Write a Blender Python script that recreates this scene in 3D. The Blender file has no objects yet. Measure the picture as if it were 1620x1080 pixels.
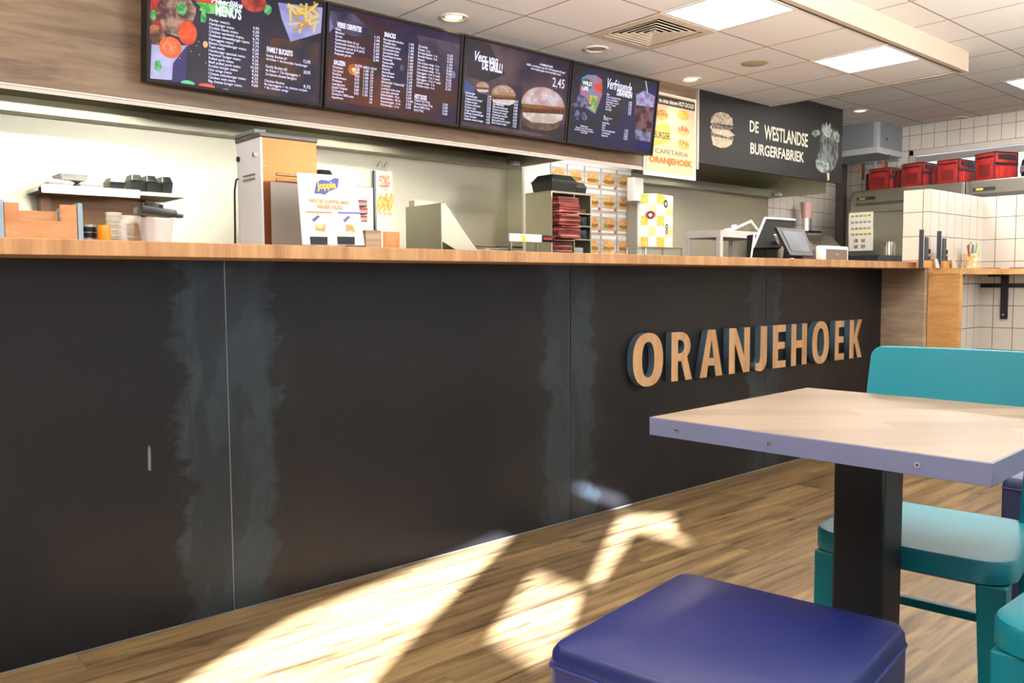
import bpy, bmesh, math, random
from mathutils import Vector, Matrix
random.seed(7)
PI = math.pi
scn = bpy.context.scene
COL = scn.collection

# ------------------------------------------------------------------ camera, world, sun, exposure
CAM = Vector((0.0, -2.55390625, 1.03687247))
RGT = Vector((0.75113524, -0.66011898, -0.00622779))
UP = Vector((0.05023576, 0.04775054, 0.99759524))
FWD = Vector((0.65823416, 0.7496418, -0.06902869))
FPX = 1336.29
cam = bpy.data.objects.new('camera', bpy.data.cameras.new('camera'))
COL.objects.link(cam)
cam.data.sensor_width = 36.0
cam.data.lens = 36.0 * FPX / 1620.0
cam.data.clip_start = 0.02
cam.matrix_world = Matrix(((RGT.x, UP.x, -FWD.x, CAM.x), (RGT.y, UP.y, -FWD.y, CAM.y), (RGT.z, UP.z, -FWD.z, CAM.z), (0, 0, 0, 1)))
scn.camera = cam
scn.view_settings.view_transform = 'Standard'
scn.view_settings.look = 'None'
scn.view_settings.gamma = 1.0
scn.view_settings.exposure = 0.2
scn.view_settings.use_curve_mapping = False
scn.cycles.max_bounces = 8
scn.cycles.diffuse_bounces = 4
scn.cycles.glossy_bounces = 4
scn.cycles.transmission_bounces = 6
scn.cycles.sample_clamp_indirect = 6.0
scn.cycles.caustics_reflective = False
scn.cycles.caustics_refractive = False

world = bpy.data.worlds.new('sky')
scn.world = world
world.use_nodes = True
wn = world.node_tree.nodes
wn['Background'].inputs[0].default_value = (0.72, 0.83, 1.0, 1)
wn['Background'].inputs[1].default_value = 2.5

SUN_AZ = math.atan2(0.545, 0.84)       # travel direction over the floor
SUN_T = 0.33                            # drop per metre travelled
sun = bpy.data.objects.new('sun', bpy.data.lights.new('sun', 'SUN'))
COL.objects.link(sun)
sun.data.energy = 215.0
sun.data.angle = math.radians(0.53)
sun.data.color = (0.84, 0.93, 1.1)
sun.rotation_euler = Vector((math.cos(SUN_AZ), math.sin(SUN_AZ), -SUN_T)).to_track_quat('-Z', 'Y').to_euler()

# ------------------------------------------------------------------ measuring from the photograph
def _ray(u, v):
    return (RGT * ((u - 810) / FPX) + UP * ((540 - v) / FPX) + FWD)
def onx(u, v, X):
    d = _ray(u, v); return CAM + d * ((X - CAM.x) / d.x)
def ony(u, v, Y):
    d = _ray(u, v); return CAM + d * ((Y - CAM.y) / d.y)
def onz(u, v, Z):
    d = _ray(u, v); return CAM + d * ((Z - CAM.z) / d.z)

# ------------------------------------------------------------------ materials
def lin(c):
    return c / 12.92 if c <= 0.04045 else ((c + 0.055) / 1.055) ** 2.4
def hexc(h):
    h = h.lstrip('#')
    return tuple(lin(int(h[i:i + 2], 16) / 255) for i in (0, 2, 4)) + (1.0,)
_mc = {}
def newmat(name):
    m = bpy.data.materials.new(name); m.use_nodes = True
    nt = m.node_tree
    return m, nt, nt.nodes['Principled BSDF']
def plain(h, rough=0.5, metal=0.0, vary=0.06, scale=18.0, spec=0.5, coat=0.0, bump=0.0, name=None):
    key = ('p', h, rough, metal, vary, scale, spec, coat, bump)
    if key in _mc: return _mc[key]
    m, nt, b = newmat(name or 'surface_' + h.strip('#'))
    c = hexc(h)
    no = nt.nodes.new('ShaderNodeTexNoise'); no.inputs['Scale'].default_value = scale; no.inputs['Detail'].default_value = 4
    tc = nt.nodes.new('ShaderNodeTexCoord'); nt.links.new(tc.outputs['Object'], no.inputs['Vector'])
    mx = nt.nodes.new('ShaderNodeMix'); mx.data_type = 'RGBA'
    mx.inputs[6].default_value = tuple(x * (1 - vary) for x in c[:3]) + (1,)
    mx.inputs[7].default_value = tuple(min(1, x * (1 + vary)) for x in c[:3]) + (1,)
    nt.links.new(no.outputs['Fac'], mx.inputs[0]); nt.links.new(mx.outputs[2], b.inputs['Base Color'])
    b.inputs['Roughness'].default_value = rough; b.inputs['Metallic'].default_value = metal
    b.inputs['Specular IOR Level'].default_value = spec; b.inputs['Coat Weight'].default_value = coat
    if bump:
        bp = nt.nodes.new('ShaderNodeBump'); bp.inputs['Strength'].default_value = bump; bp.inputs['Distance'].default_value = 0.002
        nt.links.new(no.outputs['Fac'], bp.inputs['Height']); nt.links.new(bp.outputs['Normal'], b.inputs['Normal'])
    _mc[key] = m
    return m
def emit(h, s=1.0, h2=None, scale=30.0, lo=0.4, hi=0.6):
    key = ('e', h, s, h2, scale)
    if key in _mc: return _mc[key]
    m, nt, b = newmat('glow_' + h.strip('#'))
    b.inputs['Base Color'].default_value = (0.004, 0.004, 0.005, 1); b.inputs['Roughness'].default_value = 0.4; b.inputs['Specular IOR Level'].default_value = 0.15
    b.inputs['Emission Strength'].default_value = s * 0.82
    if h2 is None:
        b.inputs['Emission Color'].default_value = hexc(h)
    else:
        tc = nt.nodes.new('ShaderNodeTexCoord')
        no = nt.nodes.new('ShaderNodeTexNoise'); no.inputs['Scale'].default_value = scale; no.inputs['Detail'].default_value = 5
        nt.links.new(tc.outputs['Object'], no.inputs['Vector'])
        rp = nt.nodes.new('ShaderNodeValToRGB'); rp.color_ramp.elements[0].color = hexc(h); rp.color_ramp.elements[1].color = hexc(h2)
        rp.color_ramp.elements[0].position = lo; rp.color_ramp.elements[1].position = hi
        nt.links.new(no.outputs['Fac'], rp.inputs['Fac']); nt.links.new(rp.outputs['Color'], b.inputs['Emission Color'])
    _mc[key] = m
    return m
def two(h, h2, scale=30.0, rough=0.6, lo=0.4, hi=0.6, stretch=(1, 1, 1), metal=0.0):
    key = ('t', h, h2, scale, rough, stretch, metal)
    if key in _mc: return _mc[key]
    m, nt, b = newmat('mottled_' + h.strip('#'))
    tc = nt.nodes.new('ShaderNodeTexCoord'); mp = nt.nodes.new('ShaderNodeMapping'); mp.inputs['Scale'].default_value = stretch
    no = nt.nodes.new('ShaderNodeTexNoise'); no.inputs['Scale'].default_value = scale; no.inputs['Detail'].default_value = 5
    nt.links.new(tc.outputs['Object'], mp.inputs[0]); nt.links.new(mp.outputs[0], no.inputs['Vector'])
    rp = nt.nodes.new('ShaderNodeValToRGB'); rp.color_ramp.elements[0].color = hexc(h); rp.color_ramp.elements[1].color = hexc(h2)
    rp.color_ramp.elements[0].position = lo; rp.color_ramp.elements[1].position = hi
    nt.links.new(no.outputs['Fac'], rp.inputs['Fac']); nt.links.new(rp.outputs['Color'], b.inputs['Base Color'])
    b.inputs['Roughness'].default_value = rough; b.inputs['Metallic'].default_value = metal
    _mc[key] = m
    return m
def wood(name, c1, c2, c3, stretch, scale=3.0, rough=0.45, knots=True, spec=0.4):
    m, nt, b = newmat(name)
    L = nt.links.new
    tc = nt.nodes.new('ShaderNodeTexCoord'); mp = nt.nodes.new('ShaderNodeMapping'); mp.inputs['Scale'].default_value = stretch
    L(tc.outputs['Object'], mp.inputs[0])
    n1 = nt.nodes.new('ShaderNodeTexNoise'); n1.inputs['Scale'].default_value = scale; n1.inputs['Detail'].default_value = 8; n1.inputs['Distortion'].default_value = 0.6
    n2 = nt.nodes.new('ShaderNodeTexNoise'); n2.inputs['Scale'].default_value = scale * 7; n2.inputs['Detail'].default_value = 4
    L(mp.outputs[0], n1.inputs['Vector']); L(mp.outputs[0], n2.inputs['Vector'])
    rp = nt.nodes.new('ShaderNodeValToRGB'); e = rp.color_ramp.elements
    e[0].color = hexc(c1); e[1].color = hexc(c3); e[0].position = 0.3; e[1].position = 0.7
    k = e.new(0.5); k.color = hexc(c2)
    ad = nt.nodes.new('ShaderNodeMath'); ad.operation = 'MULTIPLY_ADD'; ad.inputs[1].default_value = 0.35; ad.inputs[2].default_value = -0.17
    L(n2.outputs['Fac'], ad.inputs[0])
    sm = nt.nodes.new('ShaderNodeMath'); sm.operation = 'ADD'; L(n1.outputs['Fac'], sm.inputs[0]); L(ad.outputs[0], sm.inputs[1])
    L(sm.outputs[0], rp.inputs['Fac'])
    out = rp.outputs['Color']
    if knots:
        vo = nt.nodes.new('ShaderNodeTexVoronoi'); vo.inputs['Scale'].default_value = 2.6
        mp2 = nt.nodes.new('ShaderNodeMapping'); mp2.inputs['Scale'].default_value = tuple(0.35 + 0.65 * (s / max(stretch)) for s in stretch)
        L(tc.outputs['Object'], mp2.inputs[0]); L(mp2.outputs[0], vo.inputs['Vector'])
        r2 = nt.nodes.new('ShaderNodeValToRGB'); r2.color_ramp.elements[0].position = 0.015; r2.color_ramp.elements[1].position = 0.07
        r2.color_ramp.elements[0].color = (0.35, 0.35, 0.35, 1); r2.color_ramp.elements[1].color = (1, 1, 1, 1)
        L(vo.outputs['Distance'], r2.inputs['Fac'])
        mu = nt.nodes.new('ShaderNodeMix'); mu.data_type = 'RGBA'; mu.blend_type = 'MULTIPLY'; mu.inputs[0].default_value = 1.0
        L(out, mu.inputs[6]); L(r2.outputs['Color'], mu.inputs[7]); out = mu.outputs[2]
    L(out, b.inputs['Base Color'])
    b.inputs['Roughness'].default_value = rough; b.inputs['Specular IOR Level'].default_value = spec
    return m
def tiles(name, axis, tw, th, off, body, grout, mortar=0.004, rough=0.18, vary=0.03, squash_bump=True):
    """square tiles: axis = the two world axes used as (u, v); off = where the grid starts"""
    m, nt, b = newmat(name); L = nt.links.new
    tc = nt.nodes.new('ShaderNodeTexCoord'); sp = nt.nodes.new('ShaderNodeSeparateXYZ'); L(tc.outputs['Object'], sp.inputs[0])
    cb = nt.nodes.new('ShaderNodeCombineXYZ')
    for k in (0, 1):
        a = nt.nodes.new('ShaderNodeMath'); a.operation = 'SUBTRACT'; a.inputs[1].default_value = off[k] - 60 * (tw, th)[k]
        L(sp.outputs[axis[k]], a.inputs[0]); L(a.outputs[0], cb.inputs[k])
    br = nt.nodes.new('ShaderNodeTexBrick'); br.offset = 0.0; br.squash = 1.0
    br.inputs['Scale'].default_value = 1.0; br.inputs['Brick Width'].default_value = tw; br.inputs['Row Height'].default_value = th
    br.inputs['Mortar Size'].default_value = mortar / 2; br.inputs['Mortar Smooth'].default_value = 0.1
    c = hexc(body)
    br.inputs['Color1'].default_value = tuple(x * (1 - vary) for x in c[:3]) + (1,); br.inputs['Color2'].default_value = c
    br.inputs['Mortar'].default_value = hexc(grout)
    L(cb.outputs[0], br.inputs['Vector']); L(br.outputs['Color'], b.inputs['Base Color'])
    b.inputs['Roughness'].default_value = rough
    inv = nt.nodes.new('ShaderNodeMath'); inv.operation = 'SUBTRACT'; inv.inputs[0].default_value = 1.0; L(br.outputs['Fac'], inv.inputs[1])
    bp = nt.nodes.new('ShaderNodeBump'); bp.inputs['Strength'].default_value = 0.5; bp.inputs['Distance'].default_value = 0.003
    L(inv.outputs[0], bp.inputs['Height']); L(bp.outputs['Normal'], b.inputs['Normal'])
    return m

def make_floor_mat():
    m, nt, b = newmat('oak_plank_floor'); L = nt.links.new
    tc = nt.nodes.new('ShaderNodeTexCoord')
    mp = nt.nodes.new('ShaderNodeMapping'); mp.inputs['Location'].default_value = (20.3, 20.09, 0)
    L(tc.outputs['Object'], mp.inputs[0])
    br = nt.nodes.new('ShaderNodeTexBrick'); br.offset = 0.37; br.offset_frequency = 2
    br.inputs['Scale'].default_value = 1; br.inputs['Brick Width'].default_value = 1.1; br.inputs['Row Height'].default_value = 0.165
    br.inputs['Mortar Size'].default_value = 0.0012; br.inputs['Mortar Smooth'].default_value = 0.3
    br.inputs['Color1'].default_value = (0.0, 0, 0, 1); br.inputs['Color2'].default_value = (1, 1, 1, 1); br.inputs['Mortar'].default_value = (0.5, 0.5, 0.5, 1)
    L(mp.outputs[0], br.inputs['Vector'])
    # shift the grain per plank
    sc = nt.nodes.new('ShaderNodeVectorMath'); sc.operation = 'SCALE'; sc.inputs['Scale'].default_value = 9.0; L(br.outputs['Color'], sc.inputs[0])
    ad = nt.nodes.new('ShaderNodeVectorMath'); ad.operation = 'ADD'; L(tc.outputs['Object'], ad.inputs[0]); L(sc.outputs[0], ad.inputs[1])
    m2 = nt.nodes.new('ShaderNodeMapping'); m2.inputs['Scale'].default_value = (1.1, 15, 1); L(ad.outputs[0], m2.inputs[0])
    n1 = nt.nodes.new('ShaderNodeTexNoise'); n1.inputs['Scale'].default_value = 1.6; n1.inputs['Detail'].default_value = 9; n1.inputs['Roughness'].default_value = 0.62; n1.inputs['Distortion'].default_value = 0.7
    L(m2.outputs[0], n1.inputs['Vector'])
    rp = nt.nodes.new('ShaderNodeValToRGB'); e = rp.color_ramp.elements
    e[0].position = 0.33; e[0].color = hexc('#3c2d1c'); e[1].position = 0.67; e[1].color = hexc('#857049'); k = e.new(0.47); k.color = hexc('#655036')
    k = e.new(0.58); k.color = hexc('#766041')
    L(n1.outputs['Fac'], rp.inputs['Fac'])
    vo = nt.nodes.new('ShaderNodeTexVoronoi'); vo.inputs['Scale'].default_value = 1.0
    m3 = nt.nodes.new('ShaderNodeMapping'); m3.inputs['Scale'].default_value = (2.1, 5.5, 1); L(ad.outputs[0], m3.inputs[0]); L(m3.outputs[0], vo.inputs['Vector'])
    r2 = nt.nodes.new('ShaderNodeValToRGB'); r2.color_ramp.elements[0].position = 0.02; r2.color_ramp.elements[1].position = 0.11
    r2.color_ramp.elements[0].color = (0.32, 0.3, 0.28, 1); r2.color_ramp.elements[1].color = (1, 1, 1, 1); L(vo.outputs['Distance'], r2.inputs['Fac'])
    mu = nt.nodes.new('ShaderNodeMix'); mu.data_type = 'RGBA'; mu.blend_type = 'MULTIPLY'; mu.inputs[0].default_value = 1.0
    L(rp.outputs['Color'], mu.inputs[6]); L(r2.outputs['Color'], mu.inputs[7])
    tone = nt.nodes.new('ShaderNodeMapRange'); tone.inputs['To Min'].default_value = 0.66; tone.inputs['To Max'].default_value = 1.0
    L(br.outputs['Color'], tone.inputs['Value'])
    m4 = nt.nodes.new('ShaderNodeMix'); m4.data_type = 'RGBA'; m4.blend_type = 'MULTIPLY'; m4.inputs[0].default_value = 1.0
    L(mu.outputs[2], m4.inputs[6]); L(tone.outputs[0], m4.inputs[7])
    m5 = nt.nodes.new('ShaderNodeMix'); m5.data_type = 'RGBA'; m5.inputs[7].default_value = hexc('#4a3625')
    L(br.outputs['Fac'], m5.inputs[0]); L(m4.outputs[2], m5.inputs[6])
    L(m5.outputs[2], b.inputs['Base Color'])
    b.inputs['Roughness'].default_value = 0.42; b.inputs['Specular IOR Level'].default_value = 0.35
    bp = nt.nodes.new('ShaderNodeBump'); bp.inputs['Strength'].default_value = 0.25; bp.inputs['Distance'].default_value = 0.002
    L(n1.outputs['Fac'], bp.inputs['Height']); L(bp.outputs['Normal'], b.inputs['Normal'])
    return m

SEAM0, SEAMW = 1.063, 1.514
def make_steel_front():
    """raw dark steel sheet with grey-green mill patina along the sheet joints"""
    m, nt, b = newmat('raw_black_steel'); L = nt.links.new
    def math_(op, a, c=None, clamp=False):
        n = nt.nodes.new('ShaderNodeMath'); n.operation = op; n.use_clamp = clamp
        for i, x in enumerate((a, c)):
            if x is None: continue
            if isinstance(x, (int, float)): n.inputs[i].default_value = x
            else: L(x, n.inputs[i])
        return n.outputs[0]
    tc = nt.nodes.new('ShaderNodeTexCoord'); sp = nt.nodes.new('ShaderNodeSeparateXYZ'); L(tc.outputs['Object'], sp.inputs[0])
    def noise(scale, stretch, detail=5, dist=0.0, rough=0.5):
        mp = nt.nodes.new('ShaderNodeMapping'); mp.inputs['Scale'].default_value = stretch; L(tc.outputs['Object'], mp.inputs[0])
        n = nt.nodes.new('ShaderNodeTexNoise'); n.inputs['Scale'].default_value = scale; n.inputs['Detail'].default_value = detail
        n.inputs['Distortion'].default_value = dist; n.inputs['Roughness'].default_value = rough
        L(mp.outputs[0], n.inputs['Vector']); return n.outputs['Fac']
    x = math_('SUBTRACT', sp.outputs[0], SEAM0 - SEAMW * 10)
    d = math_('ABSOLUTE', math_('SUBTRACT', math_('MODULO', math_('ADD', x, SEAMW / 2), SEAMW), SEAMW / 2))   # distance to nearest joint
    edge = noise(2.6, (1, 1, 2.6), 7, 0.4, 0.65)
    fine = noise(14, (1.3, 1, 1), 5, 1.4)
    dd = math_('ADD', d, math_('MULTIPLY', math_('SUBTRACT', edge, 0.5), 0.34))
    band = nt.nodes.new('ShaderNodeMapRange'); band.interpolation_type = 'SMOOTHSTEP'
    band.inputs['From Min'].default_value = 0.20; band.inputs['From Max'].default_value = 0.15
    L(dd, band.inputs['Value'])
    # inky rims and runs inside the pale band
    rim = nt.nodes.new('ShaderNodeMapRange'); rim.interpolation_type = 'SMOOTHSTEP'
    rim.inputs['From Min'].default_value = 0.0; rim.inputs['From Max'].default_value = 0.035
    L(math_('ABSOLUTE', math_('SUBTRACT', dd, 0.165)), rim.inputs['Value'])
    runs = nt.nodes.new('ShaderNodeValToRGB'); runs.color_ramp.elements[0].position = 0.47; runs.color_ramp.elements[1].position = 0.56
    L(noise(2.3, (3.2, 1, 1.0), 7, 0.9, 0.62), runs.inputs['Fac'])
    drips = nt.nodes.new('ShaderNodeMapRange'); drips.inputs['To Min'].default_value = 0.55; L(runs.outputs['Color'], drips.inputs['Value'])
    pale = math_('MULTIPLY', math_('MULTIPLY', band.outputs[0], drips.outputs[0]), rim.outputs[0])
    cloud = noise(1.3, (1, 1, 1), 4, 0.4)
    spec = noise(60, (1, 1, 1), 2)
    base = nt.nodes.new('ShaderNodeValToRGB'); base.color_ramp.elements[0].color = hexc('#1d1d20'); base.color_ramp.elements[1].color = hexc('#292727')
    base.color_ramp.elements[0].position = 0.35; base.color_ramp.elements[1].position = 0.7; L(cloud, base.inputs['Fac'])
    pl = nt.nodes.new('ShaderNodeValToRGB'); pl.color_ramp.elements[0].color = hexc('#2a2f34'); pl.color_ramp.elements[1].color = hexc('#394247')
    L(fine, pl.inputs['Fac'])
    mx = nt.nodes.new('ShaderNodeMix'); mx.data_type = 'RGBA'; L(pale, mx.inputs[0]); L(base.outputs['Color'], mx.inputs[6]); L(pl.outputs['Color'], mx.inputs[7])
    L(mx.outputs[2], b.inputs['Base Color'])
    b.inputs['Metallic'].default_value = 0.55
    ro = math_('ADD', math_('MULTIPLY', fine, 0.16), 0.34); L(ro, b.inputs['Roughness'])
    b.inputs['Specular IOR Level'].default_value = 0.35
    return m

def brushed(name, h, rough=0.35, stretch=(40, 40, 1), metal=1.0, bump=0.03):
    m, nt, b = newmat(name); L = nt.links.new
    tc = nt.nodes.new('ShaderNodeTexCoord'); mp = nt.nodes.new('ShaderNodeMapping'); mp.inputs['Scale'].default_value = stretch; L(tc.outputs['Object'], mp.inputs[0])
    n = nt.nodes.new('ShaderNodeTexNoise'); n.inputs['Scale'].default_value = 3; n.inputs['Detail'].default_value = 4; L(mp.outputs[0], n.inputs['Vector'])
    r = nt.nodes.new('ShaderNodeMapRange'); r.inputs['To Min'].default_value = rough - 0.05; r.inputs['To Max'].default_value = rough + 0.08
    L(n.outputs['Fac'], r.inputs['Value']); L(r.outputs[0], b.inputs['Roughness'])
    b.inputs['Base Color'].default_value = hexc(h); b.inputs['Metallic'].default_value = metal
    bp = nt.nodes.new('ShaderNodeBump'); bp.inputs['Strength'].default_value = bump; bp.inputs['Distance'].default_value = 0.001
    L(n.outputs['Fac'], bp.inputs['Height']); L(bp.outputs['Normal'], b.inputs['Normal'])
    return m
def glass(h='#ffffff', rough=0.02):
    key = ('g', h, rough)
    if key in _mc: return _mc[key]
    m, nt, b = newmat('clear_plastic'); b.inputs['Base Color'].default_value = hexc(h)
    b.inputs['Transmission Weight'].default_value = 1.0; b.inputs['IOR'].default_value = 1.25; b.inputs['Roughness'].default_value = rough
    _mc[key] = m; return m

M_FLOOR = make_floor_mat()
M_STEELFRONT = make_steel_front()
M_TOP = wood('oak_worktop_edge', '#8a6240', '#a2784f', '#b48b61', (9, 9, 0.7), 2.0, 0.4)
M_OAKGREY = wood('greyed_oak_panel', '#85715a', '#9c8770', '#b19c84', (1, 1.4, 9), 1.8, 0.5)
M_OAK = wood('warm_oak_panel', '#a8753f', '#bf8c54', '#cd9f68', (1, 1.4, 7), 1.8, 0.5)
M_OAKTOP = wood('oak_ledge_edge', '#b08250', '#c4965f', '#cfa576', (2, 2, 9), 1.5, 0.45)
M_FASCIA = wood('brown_walnut_fascia', '#62503f', '#77614d', '#836e58', (1.0, 1, 11), 2.2, 0.5, knots=False)
M_LETTER = wood('letter_face_oak', '#8f6c4a', '#a67f58', '#b38e66', (10, 2, 1.2), 1.6, 0.5)
M_LETTERSIDE = plain('#3e5360', 0.5)
M_TILEC = None
M_SS = brushed('brushed_stainless', '#b3b0a0', 0.36, (3, 3, 60))
M_SSWALL = brushed('stainless_splashback', '#c6c3b0', 0.40, (2, 2, 40))
M_SSD = brushed('stainless_appliance', '#a8a69c', 0.32, (3, 40, 3))
M_CHROME = plain('#d8d6d0', 0.12, 1.0)
M_WHITE = plain('#ece8e2', 0.4)
M_WHITEP = plain('#f1ede8', 0.55)
M_BLACK = plain('#101114', 0.45, spec=0.3)
M_BLACKM = plain('#1b1c22', 0.45, 0.3)
M_CONT = plain('#1d2321', 0.3)
M_GREYPLASTIC = plain('#5a5f66', 0.4)
M_TEAL = plain('#08707e', 0.4, 0, 0.05, 6, 0.35, 0.0)
M_BLUEV = plain('#101a50', 0.36, 0, 0.08, 40, 0.6, 0.0, 0.1)
M_NAVYV = plain('#262d55', 0.42, 0, 0.08, 40)
M_TABLE_EDGE = plain('#666c8c', 0.5, 0.2)
M_CEIL = tiles('ceiling_tiles_low', (0, 1), 0.522, 0.522, (3.199, 0.965), '#f6f3ef', '#a9977f', 0.012, 0.9, 0.02)
M_CEILH = tiles('ceiling_tiles_high', (0, 1), 0.522, 0.522, (3.43, 0.70), '#f3f1ed', '#a4967f', 0.012, 0.9, 0.02)
M_TILEX = tiles('white_tiles_facing_side', (1, 2), 0.125, 0.152, (0.02, 0.10), '#d8d1c6', '#4a443e')
M_TILEY = tiles('white_tiles_facing_front', (0, 2), 0.125, 0.152, (0.02, 0.10), '#d8d1c6', '#4a443e')

# ------------------------------------------------------------------ mesh building
class MB:
    def __init__(s, *mats):
        s.bm = bmesh.new(); s.mats = list(mats)
    def _mi(s, m):
        if m is None: return 0
        if m not in s.mats: s.mats.append(m)
        return s.mats.index(m)
    def _fin(s, verts, m, M=None):
        if M is not None:
            bmesh.ops.transform(s.bm, matrix=M, verts=verts)
        i = s._mi(m)
        fs = set()
        for v in verts:
            for f in v.link_faces: fs.add(f)
        for f in fs: f.material_index = i
        return verts
    def box(s, x0, x1, y0, y1, z0, z1, m=None, M=None, bev=0.0, seg=2):
        vs = bmesh.ops.create_cube(s.bm, size=1.0)['verts']
        T = Matrix.Translation(((x0 + x1) / 2, (y0 + y1) / 2, (z0 + z1) / 2)) @ Matrix.Diagonal((abs(x1 - x0), abs(y1 - y0), abs(z1 - z0), 1))
        bmesh.ops.transform(s.bm, matrix=T, verts=vs)
        if bev > 0:
            es = set(e for v in vs for e in v.link_edges)
            r = bmesh.ops.bevel(s.bm, geom=list(es) , offset=bev, segments=seg, affect='EDGES', profile=0.5)
            vs = list(set(v for f in r['faces'] for v in f.verts) | set(v for v in vs if v.is_valid))
        return s._fin(vs, m, M)
    def cyl(s, p, r, h, m=None, r2=None, seg=24, M=None, axis='z', caps=True):
        vs = bmesh.ops.create_cone(s.bm, cap_ends=caps, segments=seg, radius1=r, radius2=r if r2 is None else r2, depth=h)['verts']
        T = Matrix.Translation((0, 0, h / 2))
        if axis == 'x': T = Matrix.Rotation(PI / 2, 4, 'Y') @ T
        if axis == 'y': T = Matrix.Rotation(-PI / 2, 4, 'X') @ T
        bmesh.ops.transform(s.bm, matrix=Matrix.Translation(p) @ T, verts=vs)
        return s._fin(vs, m, M)
    def lathe(s, prof, m=None, p=(0, 0, 0), seg=28, M=None):
        rings = []
        for r, z in prof:
            rings.append([s.bm.verts.new((p[0] + r * math.cos(2 * PI * k / seg), p[1] + r * math.sin(2 * PI * k / seg), p[2] + z)) for k in range(seg)] if r > 1e-6 else [s.bm.verts.new((p[0], p[1], p[2] + z))])
        for a, b in zip(rings, rings[1:]):
            for k in range(seg):
                q = [a[k % len(a)], a[(k + 1) % len(a)], b[(k + 1) % len(b)], b[k % len(b)]]
                q = list(dict.fromkeys(q))
                if len(q) > 2: s.bm.faces.new(q)
        vs = [v for r in rings for v in r]
        return s._fin(vs, m, M)
    def prism(s, pts, a, b, plane='xz', m=None, M=None):
        """extrude a 2-D outline between depths a and b on the third axis"""
        def P(u, v, w):
            return {'xz': (u, w, v), 'xy': (u, v, w), 'yz': (w, u, v)}[plane]
        A = [s.bm.verts.new(P(u, v, a)) for u, v in pts]; B = [s.bm.verts.new(P(u, v, b)) for u, v in pts]
        try:
            s.bm.faces.new(A); s.bm.faces.new(B[::-1])
        except ValueError: pass
        n = len(pts)
        for k in range(n): s.bm.faces.new((A[k], B[k], B[(k + 1) % n], A[(k + 1) % n]))
        return s._fin(A + B, m, M)
    def flat(s, pts, y, m=None, M=None):
        vs = [s.bm.verts.new((u, y, v)) for u, v in pts]
        s.bm.faces.new(vs); return s._fin(vs, m, M)
    def tube(s, pts, r, m=None, seg=8, M=None):
        pts = [Vector(p) for p in pts]; rings = []
        for i, p in enumerate(pts):
            t = (pts[min(i + 1, len(pts) - 1)] - pts[max(i - 1, 0)]).normalized()
            a = t.orthogonal().normalized() if i == 0 else (rings_a - t * rings_a.dot(t)).normalized()
            rings_a = a; b = t.cross(a)
            rr = r[i] if isinstance(r, (list, tuple)) else r
            rings.append([s.bm.verts.new(p + a * rr * math.cos(2 * PI * k / seg) + b * rr * math.sin(2 * PI * k / seg)) for k in range(seg)])
        for A, B in zip(rings, rings[1:]):
            for k in range(seg): s.bm.faces.new((A[k], A[(k + 1) % seg], B[(k + 1) % seg], B[k]))
        s.bm.faces.new(rings[0][::-1]); s.bm.faces.new(rings[-1])
        return s._fin([v for q in rings for v in q], m, M)
    def quad(s, a, b, c, d, m=None, th=0.0):
        vs = [s.bm.verts.new(p) for p in (a, b, c, d)]
        f = s.bm.faces.new(vs)
        if th:
            n = (Vector(b) - Vector(a)).cross(Vector(d) - Vector(a)).normalized() * th
            w = [s.bm.verts.new(Vector(p) - n) for p in (a, b, c, d)]
            s.bm.faces.new(w[::-1])
            for k in range(4): s.bm.faces.new((vs[k], w[k], w[(k + 1) % 4], vs[(k + 1) % 4]))
            vs += w
        return s._fin(vs, m)
    def build(s, name, parent=None, smooth=False, bevel=0.0, fixn=True):
        if fixn: bmesh.ops.recalc_face_normals(s.bm, faces=s.bm.faces[:])
        me = bpy.data.meshes.new(name); s.bm.to_mesh(me); s.bm.free()
        for m in s.mats: me.materials.append(m)
        if smooth:
            for p in me.polygons: p.use_smooth = True
            try: me.set_sharp_from_angle(angle=math.radians(38))
            except Exception: pass
        o = bpy.data.objects.new(name, me); COL.objects.link(o)
        if parent is not None: o.parent = parent
        if bevel:
            b = o.modifiers.new('bevel', 'BEVEL'); b.width = bevel; b.segments = 2; b.limit_method = 'ANGLE'; b.angle_limit = math.radians(40)
        return o
def tag(o, label, cat, group=None, kind=None):
    o['label'] = label; o['category'] = cat
    if group: o['group'] = group
    if kind: o['kind'] = kind
    return o
def thing(name, label, cat, loc=(0, 0, 0), rz=0.0, group=None, rx=0.0):
    o = bpy.data.objects.new(name, None); o.empty_display_size = 0.05; COL.objects.link(o)
    o.location = loc; o.rotation_euler = (rx, 0, rz); return tag(o, label, cat, group)
def struct(o, label=None):
    o['kind'] = 'structure'
    if label: o['label'] = label
    return o
def clone(o, parent=None):
    c = o.copy(); COL.objects.link(c); c.parent = parent
    for k in [k for k in o.children]: clone(k, c)
    return c
def ell(cx, cz, rx, rz, n=20, a0=0, a1=2 * PI):
    return [(cx + rx * math.cos(a0 + (a1 - a0) * k / (n if a1 - a0 >= 2 * PI - 1e-6 else n - 1)), cz + rz * math.sin(a0 + (a1 - a0) * k / (n if a1 - a0 >= 2 * PI - 1e-6 else n - 1))) for k in range(n)]
def blob(cx, cz, rx, rz, n=18, j=0.12):
    return [(cx + rx * (1 + random.uniform(-j, j)) * math.cos(2 * PI * k / n), cz + rz * (1 + random.uniform(-j, j)) * math.sin(2 * PI * k / n)) for k in range(n)]
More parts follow.
